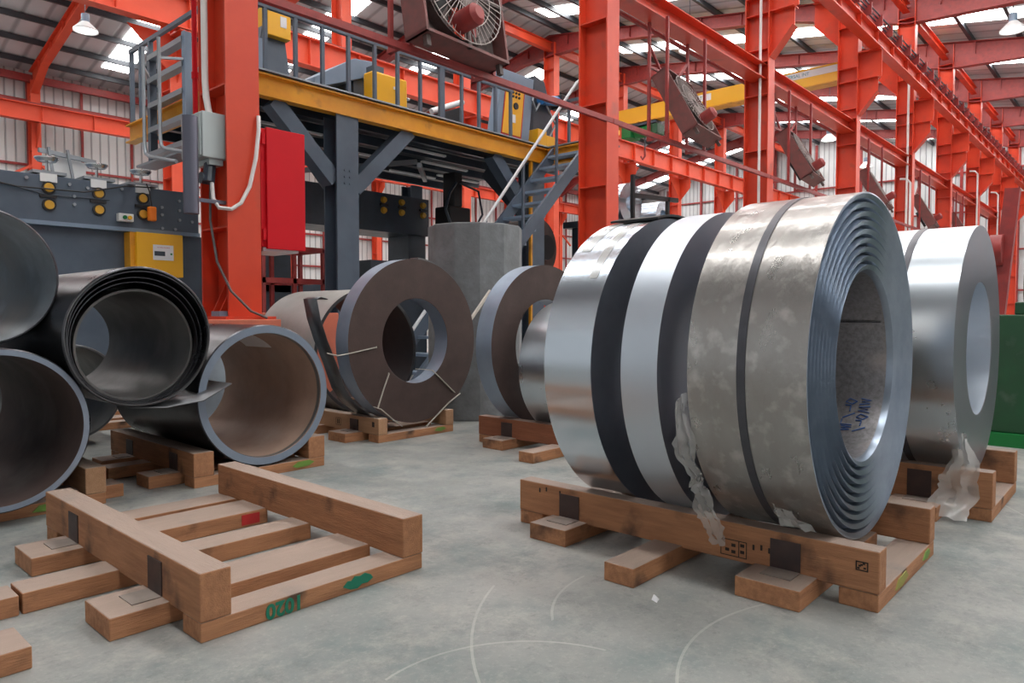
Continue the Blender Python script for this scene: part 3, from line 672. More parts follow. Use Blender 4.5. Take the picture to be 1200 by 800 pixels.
MB().prism([(10.25, D), (10.98, D), (10.8, 5.0), (10.62, 5.4), (10.34, 5.46)], 'y', 8.75, 9.5).build('body', STEELDK, t, bevel=.01)
MB().tube([(10.35, 8.62, 4.98), (10.85, 8.62, 5.06)], .09, 14).build('motor', BLUEM, t)
MB().box(10.85, 11.05, 8.5, 8.8, 4.93, 5.18).build('motor_end', BLACK, t, bevel=.02)
MB().box(10.2, 10.45, 8.55, 8.78, 4.1, 4.42).box(10.45, 10.7, 8.55, 8.78, 4.1, 4.34).build('yellow_block', YELB, t, bevel=.01)
MB().tube([(10.2, 8.66, 5.1), (10.1, 8.6, 4.9), (10.2, 8.6, 4.75), (10.3, 8.6, 4.9)], .02, 8).tube([(10.5, 8.6, 4.9), (10.75, 8.58, 4.6), (10.6, 8.6, 4.35)], .02, 8).build('hose', GALVR, t)

# ------------------------------------------------------------------ long slitting line behind the tubes
t = thing('roller_machine', 'long blue-grey roller machine with yellow bearings behind the black tubes', 'machine', (2.5, 10, 0))
MB().box(-3, 4.55, 10.0, 10.9, 2.10, 2.68).build('upper_frame', GREY, t, bevel=.006)
MB().box(-3, 4.55, 9.96, 10.9, 2.08, 2.13).build('ledge', GREYL, t)
MB().box(-3, 4.62, 10.08, 10.8, 0.0, 2.09).build('lower_body', GREY, t)
MB().box(4.62, 5.6, 10.15, 10.8, 0.0, 2.05).build('end_body', STEELDK, t)
for x in (1.2, 2.73, 3.28, 3.81):
    MB().box(x-.09, x+.09, 9.98, 10.12, 2.60, 2.70).build('slide_block', WHITE, t)
    MB().lathe([(9.965, 0), (9.965, .05), (9.995, .065), (10.0, .065)], (x, 0, 2.53), 'y', 20, close=False).build('bearing', BRASS, t)
    MB().lathe([(9.965, 0), (9.965, .05), (9.995, .065), (10.0, .065)], (x, 0, 2.325), 'y', 20, close=False).build('bearing', BRASS, t)
    MB().lathe([(9.975, .05), (9.975, .075), (10.0, .075)], (x, 0, 2.53), 'y', 20, close=False).lathe([(9.975, .05), (9.975, .075), (10.0, .075)], (x, 0, 2.325), 'y', 20, close=False).build('bearing_rim', BLACK, t)
    MB().box(x-.1, x+.08, 9.97, 10.0, 2.41, 2.445).build('slot_cover', BLACK, t)
    h = MB().tube([(x, 10.05, 2.68), (x, 10.05, 2.86)], .018, 8); h.disc((x, 10.05, 2.72), .03, 'z', .02)
    h.lathe([(2.85, .1), (2.885, .13), (2.90, .13), (2.88, .1)], (x, 10.05, 0), 'z', 24).disc((x, 10.05, 2.865), .1, 'z', .015)
    h.build('handwheel', SIL, t)
    MB().box(x-.16, x+.2, 10.0, 10.5, 2.70, 2.735).build('top_plate', GALVR, t)
bo = MB()
for x, z in ((3.0, 2.46), (3.0, 2.36), (4.05, 2.44), (4.05, 2.34), (4.28, 2.55), (4.28, 2.42), (4.28, 2.29), (4.45, 2.53), (4.45, 2.41), (4.45, 2.28), (4.05, 2.16), (4.22, 2.16), (2.5, 2.62), (2.95, 2.6), (3.15, 2.58), (3.55, 2.62), (2.2, 2.6)):
    bo.disc((x, 9.985, z), .02, 'y', .03, 8)
bo.build('bolt', GALVR, t)
MB().tube([(1.5, 9.95, 2.62), (2.4, 9.94, 2.50), (3.1, 9.94, 2.52), (3.6, 9.95, 2.66), (3.9, 9.95, 2.68)], .01, 6).build('cable', BLACK, t)
MB().tube([(1.8, 9.98, 2.62), (2.7, 9.98, 2.44), (3.4, 9.98, 2.46)], .008, 6).build('cable', STEELDK, t)
t = thing('push_button_box', 'small cream box with green and orange push buttons on the blue-grey machine', 'switch box', (3.56, 9.95, 2.2))
MB().box(3.48, 3.66, 9.9, 9.99, 2.2, 2.30).build('case', WHITE, t, bevel=.006)
MB().disc((3.55, 9.89, 2.25), .025, 'y', .02, 14).build('green_button', GREENB, t)
MB().disc((3.61, 9.89, 2.25), .025, 'y', .02, 14).build('orange_button', YELB, t)
t = thing('pendant_switch', 'bright orange hand pendant hanging on the blue-grey machine', 'pendant control', (3.88, 9.9, 2.24))
MB().box(3.83, 3.93, 9.84, 9.93, 2.23, 2.42).build('case', mat('pendant_orange', (.85, .2, .01), .4), t, bevel=.02)
MB().tube([(3.88, 9.88, 2.42), (3.86, 9.9, 2.62), (3.84, 9.94, 2.72)], .008, 6).build('cable', BLACK, t)
t = thing('yellow_cabinet', 'yellow electrical cabinet with a white label, behind the top black tube', 'cabinet', (3.95, 9.9, 1.5))
d = MB().box(3.66, 4.25, 9.82, 10.08, 1.50, 2.07).build('door', YELB, t, bevel=.006)
MB().box(3.60, 3.66, 9.88, 10.08, 1.50, 2.07).build('side', YEL, t)
MB().box(3.86, 4.12, 9.812, 9.822, 1.72, 1.92).build('label', PAPER, d)
MB().box(3.875, 4.01, 9.808, 9.812, 1.775, 1.835).build('label_print', STEELDK, d)
MB().disc((4.09, 9.808, 1.805), .014, 'y', .006, 12).build('label_dot', GREENB, d)
text('label_lettering', 'SLITTING MACHINE', .018, RED2, d, (3.99, 9.808, 1.885), (1, 0, 0), (0, 0, 1), .0005)
t = thing('white_fixture', 'pale sheet metal housing standing on top of the blue-grey machine', 'machine', (3.0, 10.6, 2.7))
MB().prism([(2.85, 2.735), (3.3, 2.735), (3.3, 2.98), (2.95, 3.03)], 'y', 10.5, 10.75).build('side_sheet', WHITE, t)
MB().bar((2.75, 10.45, 3.06), (3.4, 10.45, 3.0), .05, .05).bar((2.9, 10.4, 2.72), (2.85, 10.4, 3.1), .03, .03).bar((3.12, 10.4, 2.72), (3.06, 10.4, 3.1), .03, .03).build('frame_bar', GALVR, t)

# second machine under the deck
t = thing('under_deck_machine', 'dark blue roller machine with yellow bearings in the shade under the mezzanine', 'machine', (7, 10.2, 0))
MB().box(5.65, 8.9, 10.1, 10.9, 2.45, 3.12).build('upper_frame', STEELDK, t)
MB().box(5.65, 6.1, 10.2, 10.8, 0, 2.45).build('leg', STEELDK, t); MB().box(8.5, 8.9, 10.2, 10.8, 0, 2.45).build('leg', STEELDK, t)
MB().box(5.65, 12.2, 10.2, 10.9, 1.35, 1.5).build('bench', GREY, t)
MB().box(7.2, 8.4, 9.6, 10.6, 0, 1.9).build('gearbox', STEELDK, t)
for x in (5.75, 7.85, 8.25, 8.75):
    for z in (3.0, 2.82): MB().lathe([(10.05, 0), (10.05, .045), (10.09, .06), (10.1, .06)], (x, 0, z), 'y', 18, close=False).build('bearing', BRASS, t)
    MB().box(x-.08, x+.08, 10.06, 10.1, 2.89, 2.93).build('slot_cover', BLACK, t)
t = thing('press_unit', 'black hydraulic unit with hoses hanging under the mezzanine right of the post', 'machine', (8.9, 9.4, 0))
MB().box(8.6, 9.1, 9.2, 9.6, 1.9, 2.9).box(8.7, 8.9, 9.2, 9.5, 2.9, 3.5).build('body', BLACK, t, bevel=.02)
MB().box(8.65, 9.05, 9.25, 9.55, 0, 1.9).build('stand', STEELDK, t)
MB().tube([(8.7, 9.15, 3.3), (8.5, 9.1, 3.1), (8.4, 9.1, 2.8), (8.6, 9.15, 2.5)], .025, 8).tube([(8.8, 9.15, 3.3), (9.2, 9.1, 3.2), (9.3, 9.1, 2.8), (9.05, 9.15, 2.4)], .02, 8).build('hose', STEELDK, t)
t = thing('coil_on_reel', 'brown steel coil on a dark reel under the mezzanine, behind the stair', 'coil', (11.0, 9.5, 0))
MB().lathe([(9.4, .26), (9.4, .62), (9.9, .62), (9.9, .26)], (11.2, 0, 2.35), 'y', 48).build('coil_roll', [FACEW], t)
MB().disc((11.2, 9.4, 2.35), .25, 'y', .5, 24).build('reel_hub', BLACK, t)
MB().box(10.9, 11.5, 9.95, 10.15, 0, 2.5).build('reel_post', STEELDK, t)

# red rack under the cabinet
t = thing('red_rack', 'low dark red steel rack seen below the red cabinet', 'rack', (5.2, 8.8, 0))
for x in (4.75, 5.2, 5.65):
    for y in (8.62, 9.2): MB().bar((x, y, 0), (x, y, 1.9), .05, .05).build('leg', DKRED, t)
for z in (1.45, 1.88):
    MB().bar((4.72, 8.62, z), (5.68, 8.62, z), .05, .07).bar((4.72, 9.2, z), (5.68, 9.2, z), .05, .07).bar((4.75, 8.62, z), (4.75, 9.2, z), .05, .05).bar((5.65, 8.62, z), (5.65, 9.2, z), .05, .05).build('shelf_frame', DKRED, t)

# ------------------------------------------------------------------ fittings on the nearest column
C0 = FX[0]
t = thing('electrical_box', 'light grey electrical box in the recess of the nearest column', 'electrical box', (C0-.12, 5.9, 2.28))
MB().box(C0-.17, C0+.05, 5.95, 6.33, 2.32, 2.70).build('case', BOXGREY, t, bevel=.008)
d = MB().box(C0-.185, C0-.17, 5.965, 6.315, 2.335, 2.685).build('door', BOXGREY, t, bevel=.004)
MB().box(C0-.195, C0-.185, 6.26, 6.285, 2.50, 2.57).build('latch', BLACK, d)
MB().box(C0-.1, C0+.02, 5.98, 6.2, 2.27, 2.32).build('cable_gland', BOXGREY, t)
tag(MB().tube([(C0-.06, 6.12, 7.5), (C0-.06, 6.12, 3.0), (C0-.06, 6.10, 2.85), (C0-.06, 6.05, 2.7)], .028, 10).build('conduit_pipe', CONDUIT, loc=(C0, 6.1, 2.7)), 'white conduit dropping down the nearest column into the grey box', 'pipe')
tag(MB().tube([(C0+.0, 6.44, 2.55), (C0-.0, 6.44, 8)], .022, 10).tube([(C0, 6.44, 3.1), (C0, 6.44, 3.16)], .03, 10).build('fire_pipe', CABRED, loc=(C0, 6.44, 2.6)), 'thin bright red pipe beside the nearest column', 'pipe')
tag(MB().lathe([(1.83, 0), (1.83, .06), (2.62, .06), (2.62, 0)], (C0-.28, 5.93, 0), 'z', 28, close=False).bar((C0-.26, 5.93, 1.95), (C0+.01, 5.93, 1.95), .03, .03).build('grey_canister', mat('grey_tube_cover', (.14, .14, .18), .4, .7), loc=(C0-.28, 5.93, 1.83)), 'upright grey cylinder at the left of the nearest column', 'cylinder')
t = thing('cable_loop', 'thick cream cable looping from the grey box across the nearest column', 'cable', (C0, 5.9, 2.0))
MB().tube([(C0-.05, 6.05, 2.28), (C0-.07, 6.0, 2.12), (C0-.08, 5.96, 1.98), (C0-.06, 5.9, 1.90), (C0+.02, 5.84, 1.89), (C0+.1, 5.83, 1.95), (C0+.18, 5.83, 2.1), (C0+.24, 5.83, 2.35), (C0+.27, 5.83, 2.6), (C0+.28, 5.85, 2.72)], .017, 10).build('cable_sheath', CONDUIT, t)
MB().tube([(C0-.06, 6.05, 2.28), (C0-.09, 6.02, 2.12)], .05, 10).disc((C0-.1, 6.06, 2.16), .05, 'x', .08, 12).build('junction', STEELDK, t)
tag(MB().tube([(C0-.06, 6.05, 2.12), (C0-.08, 6.02, 1.8), (C0-.06, 5.95, 1.45), (C0, 5.83, 1.2), (C0+.15, 5.78, 1.03), (C0+.28, 5.74, .97)], .011, 8).build('cable', mat('grey_cable', (.10, .09, .09), .5), loc=(C0, 5.9, 1)), 'thin grey cable hanging down the nearest column to its foot', 'cable')
t = thing('red_cabinet', 'bright red sheet steel cabinet on the right of the nearest column', 'cabinet', (3.45, 5.9, 1.6))
MB().box(3.24, 3.66, 5.90, 6.4, 1.60, 2.64).build('body', CABRED, t, bevel=.006)
d = MB().box(3.285, 3.665, 5.87, 5.90, 1.585, 2.65).build('door', CABRED, t, bevel=.004)
for z in (1.66, 2.5): MB().box(3.25, 3.28, 5.88, 5.9, z, z+.1).build('hinge', CABRED, d)
MB().box(3.27, 3.62, 5.92, 6.35, 1.565, 1.6).build('bottom_tray', PAPER, t)
# plinth
t = thing('column_plinth', 'low pale plinth with an orange painted top edge under the nearest column', 'plinth', (2.9, 6.1, 0))
MB().box(2.46, 3.24, 5.62, 6.6, 0, .86).build('block', PALEC, t, bevel=.01)
MB().box(2.45, 3.25, 5.6, 6.62, .86, .96).build('painted_cap', PINK, t, bevel=.006)
tag(MB().box(3.7, 4.62, 6.75, 7.1, 0, 1.02).build('painted_kerb', PINK, loc=(4.9, 6.9, 0), bevel=.01), 'orange painted low wall glimpsed between the grey shell and the brown coil', 'low wall')
# concrete pier
def octo(cx, cy, hx, hy, c): return [(cx-hx, cy-hy+c), (cx-hx+c, cy-hy), (cx+hx-c, cy-hy), (cx+hx, cy-hy+c), (cx+hx, cy+hy-c), (cx+hx-c, cy+hy), (cx-hx+c, cy+hy), (cx-hx, cy+hy-c)]
tag(MB().prism([(5.06+.475*math.cos(a), 5.05+.46*math.sin(a)) for a in [PI/12*3.4+i*PI/6 for i in range(12)]], 'z', 0, 1.86).build('concrete_pier', CONC, loc=(5.06, 5.05, 0), bevel=.012), 'rough grey concrete pier with chamfered corners behind the brown coils', 'pier')
t = thing('steel_rod', 'light steel bar leaning on the concrete pier behind the brown coil', 'bar', (4.75, 4.58, 1.0))
MB().bar((4.50, 4.56, .95), (4.80, 4.60, 1.22), .02, .025).build('bar', STRAPW, t)

# ================================================================== PALLETS
def pallet(name_lab, x0, y0, Wd, Ln, H, b_, boards, wood, side=-1, plates=(0, 2), pale=None):
    """near beam at x0, front edge y0; boards = (rel y0, rel y1, overhang)"""
    t = thing('timber_pallet', name_lab, 'pallet', (x0, y0, 0), 'timber coil skids')
    B = .068
    for i, (xa, xb) in enumerate(((x0, x0+b_), (x0+Wd-b_, x0+Wd))):
        poly = [(y0, .062), (y0, H), (y0+Ln, H), (y0+Ln, .062)]
        MB().prism([(y, z) for y, z in poly], 'x', xa, xb).build('side_beam', wood, t, bevel=.005)
    MB().box(x0+.002, x0+Wd-.002, y0+.002, y0+.13 if len(boards) < 5 else y0+.19, 0, .0615).build('front_board', WOODX, t, bevel=.004)
    MB().box(x0+.002, x0+Wd-.002, y0+Ln-.14, y0+Ln-.002, 0, .0615).build('rear_board', WOODX, t, bevel=.004)
    for i, (a, c, o) in enumerate(boards):
        if side < 0: xa, xb = x0-o, x0+Wd-b_+.01
        else: xa, xb = x0+b_-.01, x0+Wd+o
        bd = MB().box(xa, xb, y0+a, y0+c, 0, .072).build('cross_board', WOODX, t, bevel=.004)
        if i in plates:
            ym = y0+(a+c)/2; s_ = side
            xf = x0 if s_ < 0 else x0+Wd
            pm = MB().box(min(xf, xf+s_*.004), max(xf, xf+s_*.004), ym-.055, ym+.055, .076, H-.028)
            pm.build('angle_plate', PLATE, t)
            MB().box(min(xf, xf+s_*.095), max(xf, xf+s_*.095), ym-.055, ym+.055, .072, .0755).build('plate_foot', DUSTP, t)
    return t
std = [(.20, .43, .17), (.73, .86, .36), (1.20, 1.40, .16)]
pr_ = pallet('brown timber pallet under the three silver coils, at the right front', 2.575, .67, .80, 1.6, .208, .084, std, WOODY)
# stencil on the front pallet
st_ = MB()
def outline(mb, x, ya, yb, za, zb, w=.003):
    mb.box(x-.0012, x, ya, yb, za, za+w).box(x-.0012, x, ya, yb, zb-w, zb).box(x-.0012, x, ya, ya+w, za, zb).box(x-.0012, x, yb-w, yb, za, zb)
outline(st_, 2.575, 1.13, 1.235, .078, .142); st_.box(2.5738, 2.575, 1.16, 1.163, .078, .142)
for (ya, za) in ((1.20, .095), (1.175, .09), (1.175, .115), (1.14, .095), (1.14, .12)): st_.box(2.5738, 2.575, ya, ya+.016, za, za+.012)
for (ya, za) in ((1.10, .12), (1.07, .125), (1.04, .12), (.99, .14), (.99, .115), (.99, .09), (2.02, .17), (2.1, .175), (2.14, .165)): st_.box(2.5738, 2.575, ya, ya+.008, za, za+.02)
st_.build('stencil_mark', INK, pr_)
sm_ = MB(); outline(sm_, 2.575, .705, .745, .132, .165, .004)
for (ya, za) in ((.712, .14), (.722, .15), (.732, .138), (.728, .146), (.715, .155)): sm_.box(2.5738, 2.575, ya, ya+.008, za, za+.006)
sm_.build('stencil_mark', INK, pr_)
gm = MB().prism([(3.18, .025), (3.22, .05), (3.27, .052), (3.29, .035), (3.25, .018)], 'y', .668, .672); gm.build('green_mark', GREENL, pr_)
MB().prism([(2.78, .02), (2.82, .05), (2.92, .055), (2.95, .03), (2.86, .015)], 'y', .668, .672).build('yellow_mark', mat('yellow_green_mark', (.30, .28, .06), .7), pr_)

pl_ = pallet('empty timber pallet with green stencilled numbers, at the left front', .957, 2.135, .886, 1.52, .216, .10, [(.22, .44, .18), (.655, .80, .30), (1.03, 1.26, .18)], WOODY)
MB().box(1.06, 1.74, 3.45, 3.55, 0, .07).build('cross_board', WOODX, pl_, bevel=.004)
text('stencilled_number', '1020', .068, GREENP, pl_, (1.24, 2.1345, .031), (-1, 0, 0), (0, 0, -1), .0008, off=.0022)
MB().prism([(1.47, .028), (1.49, .045), (1.505, .042), (1.52, .055), (1.545, .05), (1.565, .056), (1.59, .044), (1.60, .03), (1.575, .018), (1.55, .02), (1.53, .008), (1.50, .012)], 'y', 2.1335, 2.137).build('green_mark', GREENP, pl_)
MB().box(1.62, 1.71, 3.163, 3.1652, .012, .06).build('red_mark', RED2, pl_)
tag(MB().box(.24, .572, 2.342, 2.53, 0, .065).build('timber_block', WOODX, loc=(.4, 2.4, 0), bevel=.004), 'loose timber block on the floor at the lower left edge of the frame', 'timber block')
tag(MB().box(.36, .648, 2.79, 2.93, 0, .068).build('timber_block', WOODX, loc=(.5, 2.85, 0), bevel=.004), 'split timber block lying end to end with the empty pallet\'s longest cross board', 'timber block')

p4 = pallet('timber pallet under the brown-lined tube, behind the empty pallet', 1.81, 4.09, .87, 1.3, .202, .12, [(.18, .36, .18), (.60, .74, .25), (.86, 1.04, .2)], WOODY)
MB().prism([(2.44, .03), (2.48, .052), (2.56, .055), (2.60, .04), (2.56, .02), (2.47, .016)], 'y', 4.087, 4.091).build('green_mark', GREENL, p4)
p2 = pallet('timber pallet under the lowest black tube at the left edge', .49, 4.12, .87, 1.3, .2, .1, [(.1, .28, .12), (.6, .74, .2)], WOODL, side=1, plates=())
MB().prism([(1.02, .02), (1.05, .05), (1.16, .056), (1.20, .03), (1.12, .014)], 'y', 4.117, 4.121).build('green_mark', GREENL, p2)
pc1 = pallet('pale timber pallet under the strapped brown coil', 3.42, 4.48, .80, 1.6, .19, .09, std, WOODL)
MB().prism([(4.0, .03), (4.03, .05), (4.1, .052), (4.13, .035), (4.07, .018)], 'y', 4.477, 4.481).build('green_mark', GREENL, pc1)
s_ = MB(); outline(s_, 3.42, 4.98, 5.05, .09, .15); s_.box(3.4188, 3.42, 5.0, 5.01, .1, .14).box(3.4188, 3.42, 5.02, 5.03, .1, .14).box(3.4188, 3.42, 4.53, 4.56, .12, .16); s_.build('stencil_mark', INK, pc1)
pallet('reddish timber pallet under the half-hidden brown coil, behind the silver coils', 4.0, 2.36, .80, 1.6, .208, .09, std, WOODD)
p6 = pallet('timber pallet under the smooth silver coil at the right edge', 4.08, .57, .80, 1.6, .24, .09, std, WOODY)
s_ = MB(); outline(s_, 4.08, .64, .70, .12, .165, .004); s_.box(4.0788, 4.08, .655, .67, .13, .155).build('stencil_mark', INK, p6)
pallet('pale timber pallet far back under the rear tubes, glimpsed left of the brown-lined tube', 2.05, 6.75, .87, 1.3, .2, .1, [(.2, .4, .18), (.7, .85, .25)], WOODL)

# ================================================================== COILS AND TUBES
def coil(label, cx, y0, y1, cz, R, r, mats, cat='coil', name='steel_coil', rings=0, step=.0, group=None, n=128, steps=None, bore=None):
    """mats = (barrel, face, bore)"""
    t = thing(name, label, cat, (cx, y0, cz-R), group)
    prof = []; mi = []
    K = max(rings, 1)
    if step:       # telescoped face: each lap group stands back from the next
        for i in range(K):
            ra = r+(R-r)*i/K; rb = r+(R-r)*(i+1)/K
            prof += [(y0+step*.95, ra+.001), (y0+step*.25, ra+(rb-ra)*.35), (y0, rb-.005)]; mi += [1, 1, 1]
    else:
        for i in range(K):
            ra = r+(R-r)*i/K; rb = r+(R-r)*(i+1)/K
            prof += [(y0+.0025, ra), (y0, ra+.004)]; mi += [1, 1]
    prof += [(y0+.001, R)]; mi += [0]
    prof += [(y1, R), (y1, r)]; mi += [1, 2]
    MB().lathe(prof, (cx, 0, cz), 'y', n, mi).build('wound_strip', list(mats), t, angle=28)
    return t
c5 = coil('big dusty plastic-wrapped galvanised coil with ridged end, front right', 2.975, .825, 1.245, .804, .661, .359, (WRAP, FACEB, SPANG), rings=9, step=.034, n=160)
MB().lathe([(1.03, .6625), (1.03, .664), (1.06, .664), (1.06, .6625)], (2.975, 0, .804), 'y', 128).build('strap', STRAPD, c5)
# seam line in bore and marker scribble
sb = MB(); a = 2.75; 
MB().box(3.285, 3.292, .87, 1.24, .966, .969).build('lap_line', STRAPD, c5)
def bore_pt(ang, y, R=.3545, c=(2.975, .804)): return (c[0]+R*math.cos(ang), y, c[1]+R*math.sin(ang))
glyphs = [[(0, 0), (.3, .9), (.5, .2), (.8, 1), (1, .1)], [(0, 1), (.2, 0), (.5, .8), (.8, 0), (1, 1)], [(.5, 1), (0, .6), (.3, 0), (.9, .3), (.5, 1)], [(0, .5), (1, .5), (1, 0)], [(0, 0), (1, 1)], [(0, 1), (0, 0), (1, 0)]]
sc = MB()
for row, yb in ((0, .945), (1, 1.0)):
    for gi in range(5):
        g = glyphs[(gi+row*2) % 6]
        a0 = -.56-gi*.10
        sc.tube([bore_pt(a0+.08*px, yb-.045*py, .3565) for px, py in g], .0026, 5)
sc.build('marker_writing', BLUEINK, c5)
c4 = coil('narrow pale matt zinc coil between the bright narrow coil and the wrapped coil', 2.975, 1.37, 1.53, .785, .655, .36, (MATT, FACEG, SPANG), rings=1)
c3 = coil('bright narrow galvanised coil at the left end of the front right pallet', 2.975, 1.67, 1.91, .785, .655, .36, (GALVB, FACED, SPANG), rings=1)
tape = MB().lathe([(1.72, .6565), (1.72, .658), (1.76, .658), (1.76, .6565)], (2.975, 0, .785), 'y', 24, a0=1.9, a1=2.55)
tape.lathe([(1.83, .6565), (1.83, .658), (1.88, .658), (1.88, .6565)], (2.975, 0, .785), 'y', 24, a0=1.75, a1=2.3); tape.build('film_strip', FILM, c3)
t = thing('black_pad', 'black rubber pad laid over the top of the bright narrow coil', 'pad', (2.975, 1.7, 1.44))
MB().lathe([(1.65, .662), (1.65, .672), (1.90, .672), (1.90, .662)], (2.975, 0, .785), 'y', 16, a0=1.35, a1=1.85).build('pad', BLACK, t)
c6 = coil('smooth silver coil with a round bore at the right edge', 4.478, .70, 1.25, .822, .645, .35, (GALV, FACEG, MATT), rings=1)
MB().lathe([(.93, .6465), (.93, .648), (.965, .648), (.965, .6465)], (4.478, 0, .822), 'y', 96).build('strap', STRAPD, c6)
c1 = coil('brown-faced steel coil tied with white straps, left of the concrete pier', 3.85, 4.53, 4.69, .785, .67, .347, (TRIM, FACEW, TRIM), rings=1)
MB().lathe([(4.56, .672), (4.56, .69), (4.66, .69), (4.66, .672)], (3.85, 0, .785), 'y', 80, a0=-.9, a1=1.5).build('loose_outer_lap', TGREY, c1)
yf = 4.522
for pts in ([(3.437, 4.6, .74), (3.44, yf, .746), (3.2, yf, .71), (3.08, yf, .695), (3.06, 4.62, .71)], [(3.56, 4.6, .54), (3.56, yf, .533), (3.50, yf, .40), (3.449, yf, .272)],
            [(3.40, yf-.01, .285), (3.47, yf-.012, .26), (3.58, yf-.014, .17), (3.677, yf-.015, .10)], [(3.90, 4.6, .548), (3.934, yf, .545), (4.019, yf, .533), (4.274, yf, .325)], [(4.34, yf, .312), (4.2, yf-.012, .25), (4.05, yf-.014, .15), (3.93, yf-.016, .07)]):
    s1 = MB()
    for i in range(len(pts)-1): s1.bar(pts[i], pts[i+1], .006, .012, up=(0, 1, 0))
    s1.build('tie_strap', STRAPW, c1)
# peeled tail of the outer wrap
tail = []; 
path = [(3.20+.0, .14), (3.30, .38)]
cx, cz, RR = 3.85, .785, .69
pp = [(cx+RR*math.cos(a), cz+RR*math.sin(a)) for a in [4.6, 4.4, 4.2, 4.0, 3.85, 3.7]] + [(3.19, .62), (3.11, .80), (3.05, .97), (3.02, 1.12), (3.06, 1.135), (3.12, 1.12)]
vs = []; fs = []
for i, (x, z) in enumerate(pp):
    vs += [(x, 4.70, z), (x, 4.88, z)]
    if i: fs.append((2*i-2, 2*i-1, 2*i+1, 2*i))
o = MB().add(vs, fs, 0, True).build('loose_strip_end', TGREY, c1); sm = o.modifiers.new('thickness', 'SOLIDIFY'); sm.thickness = .006
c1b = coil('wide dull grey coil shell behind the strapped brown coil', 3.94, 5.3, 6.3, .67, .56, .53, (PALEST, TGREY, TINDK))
c2 = coil('half-hidden brown-faced coil right of the concrete pier', 4.40, 3.60, 3.76, .76, .63, .36, (TRIM, FACEW, TRIM), rings=1)
c2b = coil('small pale steel coil standing in front of the half-hidden brown coil', 4.40, 3.15, 3.45, .602, .50, .30, (GALV, FACED, MATT), rings=4)

def tubes(label, cx, y0, y1, cz, R, wall, mats, rim=.0, wob=0., ph=0., extra=()):
    t = thing('steel_tube', label, 'tube', (cx, y0, cz-R))
    MB().lathe([(y0, R-wall), (y0, R-.006), (y0+.008, R), (y1, R), (y1, R-wall)], (cx, 0, cz), 'y', 112, [1, 0, 0, 1, 2], wob=wob, ph=ph).build('tube_wall', list(mats), t)
    for (name, r0, th, ya, yb, dx, dz, m, w2) in extra:
        MB().lathe([(ya, r0-th), (ya, r0), (yb, r0), (yb, r0-th)], (cx+dx, 0, cz+dz), 'y', 96, wob=w2, ph=ph+1).build(name, m, t)
    return t
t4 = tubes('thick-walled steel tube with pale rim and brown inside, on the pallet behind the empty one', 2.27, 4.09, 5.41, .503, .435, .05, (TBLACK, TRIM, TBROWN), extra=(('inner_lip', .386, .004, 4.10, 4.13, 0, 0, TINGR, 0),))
lp = MB().lathe([(4.5, .3795), (4.5, .382), (4.85, .382), (4.85, .3795)], (2.27, 0, .503), 'y', 16, a0=.8, a1=1.35); lp.build('paper_label', PAPER, t4)
t3 = tubes('dark tube of loose nested laps lying on top of the two lower tubes', 1.48, 3.93, 5.3, .885, .365, .012, (TBLACK, TGREY, TINGR), wob=.006,
           extra=(('loose_lap', .350, .006, 3.935, 5.25, .002, -.004, TBLACK, .006), ('loose_lap', .332, .005, 3.97, 5.2, .0, -.018, TBLACK, .004), ('loose_lap', .318, .005, 4.0, 5.2, .004, -.028, TBLACK, .004), ('inner_tube', .298, .012, 4.04, 5.28, .012, -.046, TINGR, .004)))
fl = MB().add([(1.42, 3.95, .515), (1.60, 3.93, .50), (1.80, 3.93, .52), (1.98, 3.96, .60), (1.98, 4.3, .60), (1.80, 4.3, .545), (1.6, 4.3, .52), (1.42, 4.3, .53)], [(0, 1, 6, 7), (1, 2, 5, 6), (2, 3, 4, 5)], 0, True).build('torn_flap', TGREY, t3)
sm = fl.modifiers.new('thickness', 'SOLIDIFY'); sm.thickness = .006
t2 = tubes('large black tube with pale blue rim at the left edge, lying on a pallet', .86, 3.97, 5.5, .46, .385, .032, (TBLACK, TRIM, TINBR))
t1 = tubes('pale-lined tube at the top of the stack on the left edge', .85, 4.2, 5.6, 1.185, .335, .012, (TBLACK, TBLACK, TINLT))
tr1 = tubes('grey tube lying on the floor behind the stacked tubes', 1.75, 6.0, 7.4, .42, .36, .02, (TGREY, TGREY, TINGR))
tr2 = tubes('dull steel tube lying behind the black left tube', .75, 6.0, 7.3, .42, .40, .02, (TGREY, TRIM, TINGR))

t = thing('paper_scrap', 'tiny crumpled white scrap on the floor in front of the front right pallet', 'scrap', (2.17, 1.28, 0))
MB().add([(2.16, 1.27, 0), (2.185, 1.275, .004), (2.18, 1.295, .018), (2.158, 1.29, .006), (2.17, 1.283, .022)], [(0, 1, 4), (1, 2, 4), (2, 3, 4), (3, 0, 4), (0, 3, 2, 1)]).build('scrap', PAPER, t)
